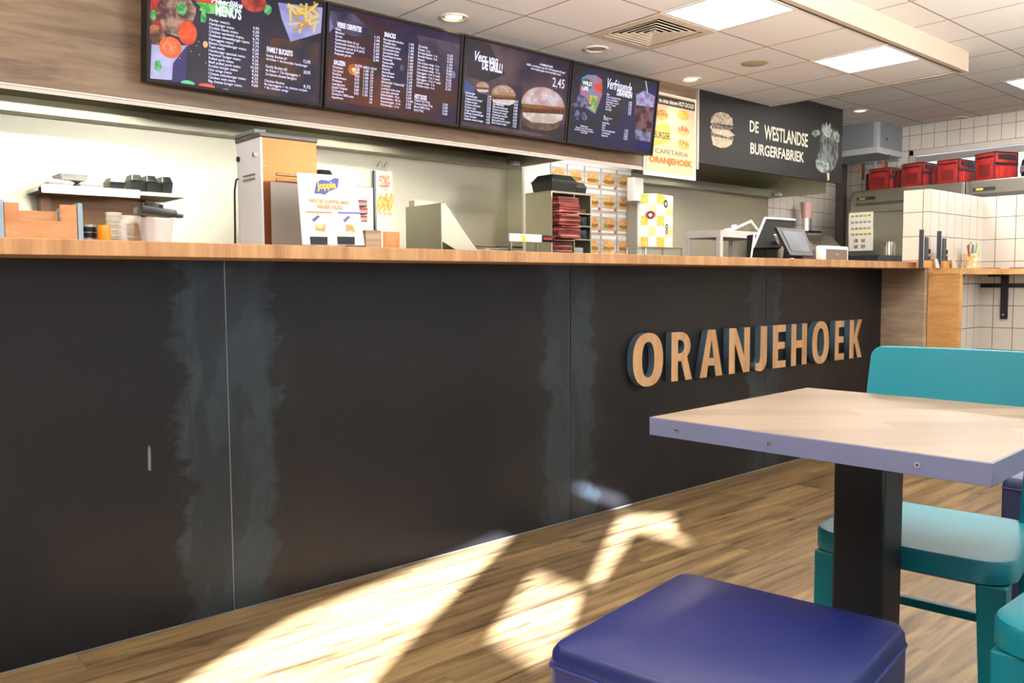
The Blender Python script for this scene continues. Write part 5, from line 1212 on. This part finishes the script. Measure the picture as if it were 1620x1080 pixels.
b = MB(M_BLACK); b.box(q.x - .02, q.x + .0, 1.95, YB - .013, q.z - .08, q.z - .016); b.build('bracket', sh2)
R = (Q(1291, 350, 1.98).x - Q(1277, 350, 1.98).x) / 2 * .55
pk = thing('milkshake_cup', 'pink milkshake cup in a chrome sleeve before the white tiles', 'cup', (q.x + .05, 1.99, q.z)); h1 = .13; h2 = Q(1284, 321, 1.98).z - q.z
b = MB(M_CHROME); b.lathe([(0, 0), (R, 0), (R * 1.0, h1), (R * .95, h1), (0, h1 - .01)]); b.build('chrome_sleeve', pk, smooth=True)
b = MB(plain('#dba8a2', 0.35)); b.lathe([(R * .95, h1), (R * 1.25, h2), (R * 1.18, h2), (0, h2 - .02)]); b.build('pink_cup', pk, smooth=True)
# corner pipe
q = ony(1328, 350, 2.08); b = MB(plain('#6a5f58', 0.4, 0.3)); b.box(8.89, 8.966, 2.06, 2.148, 0, 2.31); tag(b.build('corner_post'), 'brown grey upright casing in the corner of the tiled walls', 'post')

# ---- refrigerators on the far wall
FX = 8.27; FZ = 1.935
FD = [(1.665, 0.585, 'left steel refrigerator with taped price sheets', 0), (0.575, -0.55, 'right steel refrigerator partly hidden by the tiled partition', 1)]
for ya, yb3, lab, k in FD:
    t = thing('refrigerator', lab, 'refrigerator', (0, 0, 0), 0, 'steel refrigerators on the window wall')
    b = MB(M_SSD); b.box(FX + .03, XF - .02, yb3, ya, 0.02, FZ); b.build('cabinet', t, bevel=0.003)
    b = MB(M_SSD); b.box(FX, FX + .03, yb3 + .01, ya - .045, FZ - .22, FZ); b.build('top_panel', t, bevel=0.003)
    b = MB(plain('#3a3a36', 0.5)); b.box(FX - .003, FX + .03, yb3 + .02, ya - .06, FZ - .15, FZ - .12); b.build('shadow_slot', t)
    b = MB(plain('#1c1c18', 0.5)); b.box(FX - .004, FX, ya - .26, ya - .07, FZ - .095, FZ - .065); b.build('control_strip', t)
    b = MB(plain('#d0b050', 0.4)); b.box(FX - .006, FX - .004, ya - .16, ya - .10, FZ - .088, FZ - .072); b.build('maker_plate', t)
    b = MB(M_SSD); b.box(FX - .01, FX + .03, yb3 + .01, ya - .045, 0.15, FZ - .225); b.build('door', t, bevel=0.004)
    b = MB(M_BLACK); b.box(FX + .0, FX + .1, yb3 + .02, ya - .02, 0.0, 0.02); b.build('foot', t)
PXN = FX - .0105
sh_ = thing('price_sheet', 'two taped white sheets with yellow price rows on the left refrigerator', 'notice', (0, 0, 0))
for k, (v0, v1) in enumerate(((337, 368), (366, 396))):
    A = onx(1343, v0, PXN); B2 = onx(1381, v1, PXN); ya, yb3, z1_, z0_ = A.y, B2.y, A.z, B2.z
    b = MB(M_WHITEP); b.box(PXN - .001 - .0008 * k, PXN - .0002, yb3, ya, z0_, z1_); n = 3 if k == 0 else 1
    for r in range(n):
        for c_ in range(5):
            y_ = ya - (ya - yb3) * (.1 + .17 * c_); z_ = z1_ - (z1_ - z0_) * (.12 + .3 * r)
            b.box(PXN - .0026, PXN - .0018, y_ - (ya - yb3) * .13, y_, z_ - .022, z_, plain('#c8c83a', 0.6) if r != 1 else plain('#b8a8b0', 0.6))
            b.box(PXN - .0028, PXN - .0018, y_ - (ya - yb3) * .10, y_ - .004, z_ - .014, z_ - .009, plain('#55504a', 0.6))
    if k:
        for c_ in range(2):
            for r in range(2):
                y_ = ya - (ya - yb3) * (.22 + .3 * c_); z_ = z1_ - (z1_ - z0_) * (.4 + .3 * r); b.box(PXN - .0026, PXN - .0018, y_ - (ya - yb3) * .16, y_, z_ - .035, z_, two('#8a5a58', '#c0a8a0', 60))
    b.build('sheet', sh_)
# canister and black bin in front of the fridge, on a rear table
Y = 0.9
rt = thing('rear_table', 'black covered table beyond the counter end', 'table', (0, 0, 0))
q = ony(1388, 403, .9); q2 = ony(1432, 403, .9)
b = MB(plain('#1e222c', 0.4)); b.prism([(q.x - .03, 1.16), (q.x + .03, q.z), (q2.x + .1, q.z), (q2.x + .1, 1.10), (q.x - .03, 1.10)], .9, 1.25, 'xz'); b.build('black_cover', rt)
b = MB(M_BLACKM); b.box(q.x, q2.x + .08, .92, 1.2, 0, 1.10); b.build('cabinet', rt)
R = (ony(1418, 395, .96).x - ony(1403, 395, .96).x) / 2 * .5; c0 = ony(1411, 395, .98); hh = ony(1411, 383, .98).z - q.z
cn = thing('steel_canister', 'small steel canister on the black rear table', 'canister', (c0.x, 1.0, q.z)); b = MB(M_CHROME); b.lathe([(0, 0), (R, 0), (R, hh * .85), (0, hh * .85)]); b.build('body', cn, smooth=True)
b = MB(M_CHROME); b.lathe([(R * 1.08, hh * .85), (R * 1.08, hh), (0, hh)]); b.build('lid', cn, smooth=True)

# ---- duct box, utensil rail
b = MB(plain('#8d959b', 0.5, 0.2)); dx0 = 8.41
dt = thing('duct_box', 'grey boxed air unit hanging below the ceiling by the window wall', 'duct', (0, 0, 0))
b.box(dx0, XF - .003, 1.466, YB - .015, 2.37, ZH - .002); b.build('casing', dt)
b = MB(plain('#c3c8cc', 0.5, 0.2)); b.box(dx0 - .008, XF - .003, 1.458, YB - .015, 2.315, 2.375); b.build('lower_lip', dt, bevel=.004)
b = MB(plain('#b0b6ba', 0.5)); b.box(dx0 - .006, dx0 + .05, 1.46, 1.50, 2.37, ZH - .002); b.build('corner_strip', dt)
b = MB(M_BLACK); b.cyl((8.62, 1.46, 2.47), .008, .008, axis='y', seg=10); b.build('screw', dt)
ur = thing('utensil_rail', 'steel rail below the duct box for kitchen utensils', 'rail', (0, 0, 0))
A = onx(1346, 252, 8.6); B2 = onx(1420, 245, 8.6)
b = MB(plain('#7a8088', 0.4, 0.5)); b.box(8.59, 8.63, B2.y, A.y, 2.235, 2.26); b.build('bar', ur)
for y_ in (B2.y + .08, A.y - .05):
    b = MB(M_SSD); b.box(8.605, 8.615, y_, y_ + .01, 2.26, 2.315); b.build('hanger', ur)
for k, (u, h_, c_) in enumerate(((1361, .10, '#a86a38'), (1368, .17, '#4a443c'), (1386, .11, '#9a948c'), (1398, .13, '#a8622c'), (1404, .13, '#7a4a28'))):
    y_ = onx(u, 255, 8.6).y; b = MB(plain(c_, 0.5)); b.box(-.006, .006, -.013, .013, -h_, 0, bev=.004)
    o = b.build('kitchen_utensil', smooth=True); o.location = (8.583, y_, 2.25)
    tag(o, ['short wooden handled utensil at the left of the rail', 'long dark utensil second on the rail', 'grey metal utensil in the middle of the rail', 'orange wooden handled utensil on the rail, fourth along', 'brown wooden handled utensil at the right of the rail'][k], 'utensil', 'utensils on the rail')

# ---- delivery bags on the refrigerators
M_BAG = two('#8a150e', '#a8241c', 9, 0.7); M_PIP = plain('#16141c', 0.6); M_DARKR = plain('#6a1418', 0.6)
def bag(label, x, y, z, w, d, h, rz, pocket):
    t = thing('delivery_bag', label, 'bag', (x, y, z), rz, 'red insulated delivery bags on the refrigerators')
    # local -x faces the camera
    b = MB(M_BAG); b.box(-d / 2, d / 2, -w / 2, w / 2, 0, h, bev=.012); b.build('body', t, smooth=True)
    b = MB(M_PIP); r = .006
    X_, Y_ = d / 2, w / 2
    for sx in (-1, 1):
        b.tube([(sx * X_, -Y_, .01), (sx * X_, -Y_, h - .01), (sx * X_, Y_, h - .01), (sx * X_, Y_, .01), (sx * X_, -Y_, .01)], r, seg=6)
    for sy in (-1, 1): b.tube([(-X_, sy * Y_, h - .01), (X_, sy * Y_, h - .01)], r, seg=6); b.tube([(-X_, sy * Y_, .01), (X_, sy * Y_, .01)], r, seg=6)
    b.build('piping', t, smooth=True)
    b = MB(M_PIP); b.box(-X_ - .004, -X_ + .002, -Y_ * .85, Y_ * .85, h * .80, h * .86); b.build('fastening_strip', t)
    b = MB(M_DARKR); b.box(-X_ - .003, -X_ + .001, -Y_ * .55, Y_ * .55, h * .2, h * .6); b.build('window_patch', t)
    b = MB(M_PIP); b.box(-X_ * .7, X_ * .8, -Y_ - .006, -Y_ + .002, h * .74, h * .9); b.box(-X_, X_, -Y_ - .008, -Y_ + .002, h * .55, h * .63); b.build('side_strap', t)
    if pocket:
        b = MB(M_BAG); b.box(-X_ * .6, X_ * .8, -Y_ - .025, -Y_ + .002, h * .1, h * .52, bev=.008); b.build('side_pocket', t, smooth=True)
    return t
FT = FZ + .001
bag('leftmost red delivery bag with black trim on the refrigerators', 8.60, 1.455, FT, .21, .27, .235, math.radians(-3), False)
bag('red delivery bag, second from the left on the refrigerators', 8.60, 1.12, FT, .21, .28, .25, math.radians(-6), False)
bag('red delivery bag, third from the left, with a side pocket', 8.60, .785, FT, .205, .28, .245, math.radians(-7), True)
bag('largest red delivery bag, rightmost, turned so two sides show', 8.62, .435, FT, .21, .28, .275, math.radians(-22), True)
for (u, w_, lab, rz) in ((1369, .06, 'narrow red bag flap hanging left of the first bag', 0), (1419, .06, 'narrow red pouch between the first two delivery bags', 0), (1478, .07, 'narrow dark red pouch between the second and third bags', 0)):
    y_ = {1369: 1.602, 1419: 1.296, 1478: .955}[u]; w_ = .05; t = thing('insulated_pouch', lab, 'bag', (8.56, y_, FT + .0), 0, 'narrow red pouches between the bags')
    b = MB(M_BAG); b.box(-.03, .06, -w_ / 2, w_ / 2, 0.02, .20, bev=.01); b.build('body', t, smooth=True)
    b = MB(M_PIP); b.tube([(-.031, -w_ / 2, .03), (-.031, -w_ / 2, .19), (-.031, w_ / 2, .19), (-.031, w_ / 2, .03), (-.031, -w_ / 2, .03)], .005, seg=6); b.build('piping', t)
    b = MB(M_DARKR); b.box(-.035, .05, -w_ / 2 + .002, w_ / 2 + .004, 0, .05, bev=.01); b.build('folded_strap', t, smooth=True)
hq = onx(1622, 262, 8.55)
hm = thing('scooter_helmet', 'dark rounded helmet at the right edge on the refrigerators', 'helmet', (8.6, 0.085, FT))
b = MB(M_BLACK); b.lathe([(.10, 0), (.125, .03), (.135, .1), (.125, .17), (.09, .22), (.04, .245), (0, .25)], p=(0, 0, 0)); b.build('shell', hm, smooth=True)
b = MB(M_GREYPLASTIC); b.lathe([(.128, .06), (.138, .065), (.138, .12), (.128, .125)]); b.build('visor_band', hm, smooth=True)

# ---- things on the ledge
def holder(u, lab, Yh):
    x = xr(u, Yh, 400); t = thing('condiment_holder', lab, 'menu holder', (x, Yh, LZ), 0, 'condiment holders on the oak ledge')
    w_ = .12
    b = MB(M_OAK); b.box(0.0, w_, -.03, .03, 0, .045); b.build('wooden_tray', t, bevel=.002)
    b = MB(plain('#2a3440', 0.5)); b.box(-.012, -.002, -.012, .012, 0, .23); b.build('end_board', t)
    b = MB(plain('#2e3844', 0.5)); b.box(.002, .045, -.022, -.014, .045, .185); b.build('menu_card', t)
    return t, x
for k, (u, lab) in enumerate(((1458, 'left wooden condiment holder with dark menu board on the ledge'), (1486, 'right wooden condiment holder with dark menu board on the ledge'))):
    Yh = -0.34; t, x = holder(u, lab, Yh)
    for j in range(2):
        bt = thing('spice_bottle', ('small bottle with black cap in the %s holder, %s' % (('left', 'right')[k], ('next to its dark board', 'at its outer end')[j])), 'bottle', (x + .062 + .038 * j, Yh - .008 + .015 * j, LZ + .0455), 0, 'small bottles in the condiment holders')
        b = MB(glass('#e8e4e0', .05)); b.lathe([(0, 0), (.017, 0), (.018, .03), (.012, .042), (0, .043)], seg=16); b.build('glass_body', bt, smooth=True)
        b = MB(M_BLACK); b.lathe([(.015, .043), (.018, .05), (.018, .068), (0, .07)], seg=14); b.build('cap', bt, smooth=True)
        b = MB(plain('#5a2a2a', .5)); b.lathe([(0, .003), (.014, .003), (.014, .022), (0, .022)], seg=12); b.build('contents', bt, smooth=True)
    t = thing('napkin', 'folded napkin leaning on the %s condiment holder' % ('left', 'right')[k], 'napkin', (x + .135, Yh - .045, LZ))
    b = MB(plain(('#d8ccc4', '#c9b8a8')[k], .7)); b.prism([(-.045, 0), (.01, 0), (-.03, .055), (-.062, .055)], -.006, 0, 'xz'); b.build('folded_sheet', t)
q = xr(1537, -.35, 400)
gc = thing('straw_glass', 'patterned gold glass holding coloured straws on the ledge', 'glass', (q, -.35, LZ))
b = MB(two('#c9a060', '#e8d8b0', 60, 0.25)); b.lathe([(0, 0), (.042, 0), (.046, .1), (.042, .1), (.038, .006), (0, .006)]); b.build('glass_body', gc, smooth=True)
random.seed(3)
SC_ = ['#6a3a6a', '#c03028', '#d84a30', '#e8d020', '#e8d828', '#4a4ab0', '#e0d830', '#3a8a3a', '#58a848', '#5a68c0', '#9ac840', '#8a3a4a']
names = ['purple', 'dark red', 'bright red', 'yellow', 'lemon yellow', 'blue', 'pale yellow', 'dark green', 'green', 'light blue', 'lime green', 'maroon']
pos = ['at the far left of', 'left of centre in', 'near the left in', 'before the middle of', 'in the middle of', 'rising highest from', 'just right of the middle of', 'right of centre in', 'further right in', 'near the right of', 'at the far right of', 'beside the purple one in']
for k, c_ in enumerate(SC_):
    f = (k - 5) / 6 if k < 11 else -.75
    o = MB(plain(c_, .4)); o.tube([(f * .022, random.uniform(-.015, .015), .008), (f * .075, random.uniform(-.02, .02), .165 - abs(f) * .02 + random.uniform(-.01, .01))], .0045, seg=6)
    o = o.build('drinking_straw', smooth=True); o.location = (q, -.35, LZ); tag(o, '%s straw %s the gold glass' % (names[k], pos[k]), 'straw', 'coloured straws in the gold glass')
b = MB(plain('#2c2a2c', .6)); b.box(0, .16, -.06, .06, 0, .004); o = b.build('flat_leaflet', bevel=.001); o.location = (xr(1548, -.38, 410), -.40, LZ + .0005); tag(o, 'dark leaflet lying flat right of the straw glass', 'leaflet')
b = MB(plain('#22242a', .6)); b.box(0, .18, -.05, .05, 0, .005, M=Matrix.Rotation(.2, 4, 'Z')); o = b.build('flat_leaflet', bevel=.001); o.location = (6.19, -.56, LZ + .0005); tag(o, 'dark leaflet lying flat on the ledge above the bracket', 'leaflet')

# ================================================================== DINING FURNITURE
def rsq(w, d, r, n=6):
    P_ = []
    for cx, cy, a0 in ((w / 2 - r, d / 2 - r, 0), (-w / 2 + r, d / 2 - r, PI / 2), (-w / 2 + r, -d / 2 + r, PI), (w / 2 - r, -d / 2 + r, 1.5 * PI)):
        for k in range(n + 1): a_ = a0 + PI / 2 * k / n; P_.append((cx + r * math.cos(a_), cy + r * math.sin(a_)))
    return P_
def cube_stool(label, x, y, rz, mat, w, d, h=.455):
    t = thing('cube_stool', label, 'stool', (x, y, 0), rz, 'upholstered cube stools')
    def rg(s, z): return [(px * s, py * s, z) for px, py in rsq(w, d, .022, 5)]
    b = MB(mat); loft(b, [rg(.985, .03), rg(1.0, .06), rg(1.0, h - .07), rg(1.0, h - .03), rg(.992, h - .012), rg(.965, h - .002), rg(.9, h + .002), rg(.5, h + .006)], mat, cap1=True); b.build('upholstery', t, smooth=True)
    b = MB(plain('#1c2768' if mat is M_BLUEV else '#1c2144', .45)); pts = [(px * 1.003, py * 1.003, h - .034) for px, py in rsq(w, d, .022, 5)]; b.tube(pts + [pts[0]], .0028, seg=6); b.build('seam', t, smooth=True)
    b = MB(M_BLACK); b.box(-w / 2 + .03, w / 2 - .03, -d / 2 + .03, d / 2 - .03, 0, .03); b.build('base', t)
    return t
A = Vector((0.915, -1.574)); Bc = Vector((1.363, -1.526)); Dc = Vector((1.453, -1.947))
rzS = math.radians(9)
ex = Vector((math.cos(rzS), math.sin(rzS))); ey = Vector((-math.sin(rzS), math.cos(rzS)))
cS = (A + Dc) / 2
cube_stool('royal blue vinyl cube stool in the foreground', cS.x, cS.y, rzS, M_BLUEV, .46, .435, .45)
cube_stool('dark navy cube stool half hidden behind the near chair', 2.97, -1.86, 0, M_NAVYV, .44, .44, .45)

# table
tb = thing('square_table', 'square table with herringbone oak top, grey steel edge and black column', 'table', (1.40, -1.403, 0), math.radians(2.5))
TW, TD, TZ, TE = .70, .665, .75, .038
def chevron_mat():
    m, nt, pb = newmat('herringbone_oak'); L = nt.links.new
    tc = nt.nodes.new('ShaderNodeTexCoord'); mp = nt.nodes.new('ShaderNodeMapping'); mp.inputs['Rotation'].default_value = (0, 0, math.radians(45)); mp.inputs['Location'].default_value = (5, 5, 0)
    L(tc.outputs['Object'], mp.inputs[0])
    br = nt.nodes.new('ShaderNodeTexBrick'); br.offset = .5; br.inputs['Scale'].default_value = 1; br.inputs['Brick Width'].default_value = .42; br.inputs['Row Height'].default_value = .085; br.inputs['Mortar Size'].default_value = .0007
    br.inputs['Color1'].default_value = hexc('#64503c'); br.inputs['Color2'].default_value = hexc('#826c56'); br.inputs['Mortar'].default_value = hexc('#84684c'); L(mp.outputs[0], br.inputs['Vector'])
    m2 = nt.nodes.new('ShaderNodeMapping'); m2.inputs['Scale'].default_value = (1.5, 16, 1); L(mp.outputs[0], m2.inputs[0])
    n = nt.nodes.new('ShaderNodeTexNoise'); n.inputs['Scale'].default_value = 3; n.inputs['Detail'].default_value = 7; n.inputs['Distortion'].default_value = .8; L(m2.outputs[0], n.inputs['Vector'])
    rr = nt.nodes.new('ShaderNodeMapRange'); rr.inputs['To Min'].default_value = .75; rr.inputs['To Max'].default_value = 1.15; L(n.outputs['Fac'], rr.inputs['Value'])
    mu = nt.nodes.new('ShaderNodeMix'); mu.data_type = 'RGBA'; mu.blend_type = 'MULTIPLY'; mu.inputs[0].default_value = 1; L(br.outputs['Color'], mu.inputs[6]); L(rr.outputs[0], mu.inputs[7])
    L(mu.outputs[2], pb.inputs['Base Color']); pb.inputs['Roughness'].default_value = .36
    return m
b = MB(chevron_mat()); b.box(.003, TW - .003, -TD + .003, -.003, TZ - TE + .002, TZ); b.build('table_top', tb)
b = MB(M_TABLE_EDGE); e = .003
b.box(0, e, -TD, 0, TZ - TE, TZ - .0005); b.box(TW - e, TW, -TD, 0, TZ - TE, TZ - .0005); b.box(e, TW - e, -TD, -TD + e, TZ - TE, TZ - .0005); b.box(e, TW - e, -e, 0, TZ - TE, TZ - .0005); b.build('edge_band', tb, bevel=.0008)
for k, f in enumerate((.105, .42, .83)):
    b = MB(plain('#9aa0b4', .3, .7)); b.cyl((-.0015, -TD * f, TZ - TE * .52), .0055, .003, axis='x', seg=14); b.cyl((-.0022, -TD * f, TZ - TE * .52), .002, .001, M_BLACK, axis='x', seg=6); b.build('screw', tb, smooth=True)
cx_, cy_ = 1.70 - 1.40, -1.725 + 1.403
b = MB(M_BLACKM); b.box(cx_, cx_ + .10, cy_ - .055, cy_ + .055, .012, TZ - TE, bev=.006); b.build('column', tb)
b = MB(M_BLACKM); b.box(cx_ - .15, cx_ + .25, cy_ - .2, cy_ + .2, 0, .012, bev=.003); b.build('base_plate', tb)

def chair(label, x, y, rz):
    """faces local -x; origin on the floor under the seat's middle"""
    t = thing('teal_chair', label, 'chair', (x, y, 0), rz, 'teal wooden chairs at the table')
    SW, SD, SH = .41, .40, .46
    def seat_ring(s, z, dz=0):
        P_ = []
        for px, py in rsq(SD, SW, .075, 7):
            k = 1 - .10 * (px / SD + .5)      # narrower at the back
            P_.append((px * s, py * s * k * 1.04, z))
        return P_
    b = MB(M_TEAL); loft(b, [seat_ring(.95, SH - .055), seat_ring(1.0, SH - .048), seat_ring(1.0, SH - .008), seat_ring(.985, SH - .001), seat_ring(.95, SH), seat_ring(.7, SH - .006), seat_ring(.3, SH - .010)], M_TEAL, cap1=True); b.build('seat', t, smooth=True)
    for sy in (-1, 1):
        b = MB(M_TEAL)
        xt, yt = -SD / 2 + .04, sy * (SW / 2 - .035); xb_, yb_ = xt - .01, yt + sy * .01
        for_ = [[(xb_ - .018, yb_ - .018, 0), (xb_ + .018, yb_ - .018, 0), (xb_ + .018, yb_ + .018, 0), (xb_ - .018, yb_ + .018, 0)], [(xt - .029, yt - .029, SH - .052), (xt + .029, yt - .029, SH - .052), (xt + .029, yt + .029, SH - .052), (xt - .029, yt + .029, SH - .052)]]
        loft(b, for_, M_TEAL, cap1=True); b.build('leg', t, bevel=.004)
    for sy in (-1, 1):
        b = MB(M_TEAL); yk = sy * (SW / 2 - .034)
        prof = [(SD / 2 + .05, 0), (SD / 2 - .002, .25), (SD / 2 - .008, .46), (SD / 2 + .02, .62), (SD / 2 + .062, .83)]
        rings = []
        for i, (px, z) in enumerate(prof):
            hw_ = (.014, .018, .021, .018, .012)[i]; hd = (.014, .019, .022, .017, .010)[i]
            rings.append([(px - hd, yk - hw_, z), (px + hd, yk - hw_, z), (px + hd, yk + hw_, z), (px - hd, yk + hw_, z)])
        loft(b, rings, M_TEAL, cap1=True); b.build('rear_leg_post', t, smooth=False, bevel=.004)
    # wide curved back rest
    b = MB(M_TEAL); n = 28; z0_, z1_ = .70, .862; W_ = .44
    fr_, bk = [], []
    for i in range(n + 1):
        s_ = math.sin((i / n - .5) * PI); yy_ = s_ * W_ / 2; bow = (1 - s_ * s_) * .045; r_ = .03
        e_ = max(0, abs(s_) * W_ / 2 - (W_ / 2 - r_)); cut = r_ - math.sqrt(max(0, r_ * r_ - e_ * e_))
        for L_, off in ((fr_, -.010), (bk, .010)):
            L_.append(((SD / 2 + .006 + bow * .6 + off, yy_, z0_ + cut), (SD / 2 + .036 + bow * .6 + off, yy_, z1_ - cut)))
    V = [[(b.bm.verts.new(p), b.bm.verts.new(q)) for p, q in L_] for L_ in (fr_, bk)]
    for i in range(n):
        f0, f1, k0, k1 = V[0][i], V[0][i + 1], V[1][i], V[1][i + 1]
        b.bm.faces.new((f0[0], f1[0], f1[1], f0[1])); b.bm.faces.new((k0[0], k0[1], k1[1], k1[0])); b.bm.faces.new((f0[1], f1[1], k1[1], k0[1])); b.bm.faces.new((f0[0], k0[0], k1[0], f1[0]))
    for i in (0, n): f0, k0 = V[0][i], V[1][i]; b.bm.faces.new((f0[0], f0[1], k0[1], k0[0]))
    b.build('backrest', t, smooth=True, bevel=.004)
    for sy in (-1, 1):
        b = MB(M_TEAL); yk = sy * (SW / 2 - .03); b.box(-SD / 2 + .04, SD / 2 + .0, yk - .009, yk + .009, .255, .285); b.build('side_stretcher', t, bevel=.003)
    b = MB(M_TEAL); b.box(-.012, .012, -SW / 2 + .035, SW / 2 - .035, .26, .28); b.build('cross_stretcher', t, bevel=.003)
    return t
ch1 = chair('teal wooden chair across the table, its curved back toward the tiled wall', 2.025, -1.733, math.radians(7))
ch2 = clone(ch1); ch2['label'] = 'teal chair cut off at the right corner, only its seat edge showing'
ch2.location = (1.735, -2.225, 0); ch2.rotation_euler = (0, 0, math.radians(-90))

# ================================================================== LAMPS AND ADDED FILL FOR THE REST OF THE ROOM
area('dining_ceiling_light', (1.2, -1.6, ZH - .02), (0, 0, -1), 1.0, .5, 10, (1, .93, .85))
area('dining_ceiling_light', (4.2, -1.8, ZH - .02), (0, 0, -1), 1.0, .5, 8, (1, .93, .85))
area('ceiling_fill', (-0.9, -0.75, 1.75), (0.25, -0.1, 1), 1.0, .5, 210, (1, .97, .92))  # this and the next two: added unseen fill, brightens the ceiling
area('ceiling_fill', (2.7, -2.35, 1.65), (0, 0.2, 1), 1.0, .5, 190, (1, .97, .92))
area('ceiling_fill', (5.4, -3.0, 1.9), (0.2, 0.4, 1), 1.0, .5, 100, (1, .97, .92))
area('dining_ceiling_light', (7.6, .3, ZH - .02), (0, 0, -1), .5, .5, 26, (1, .95, .9))
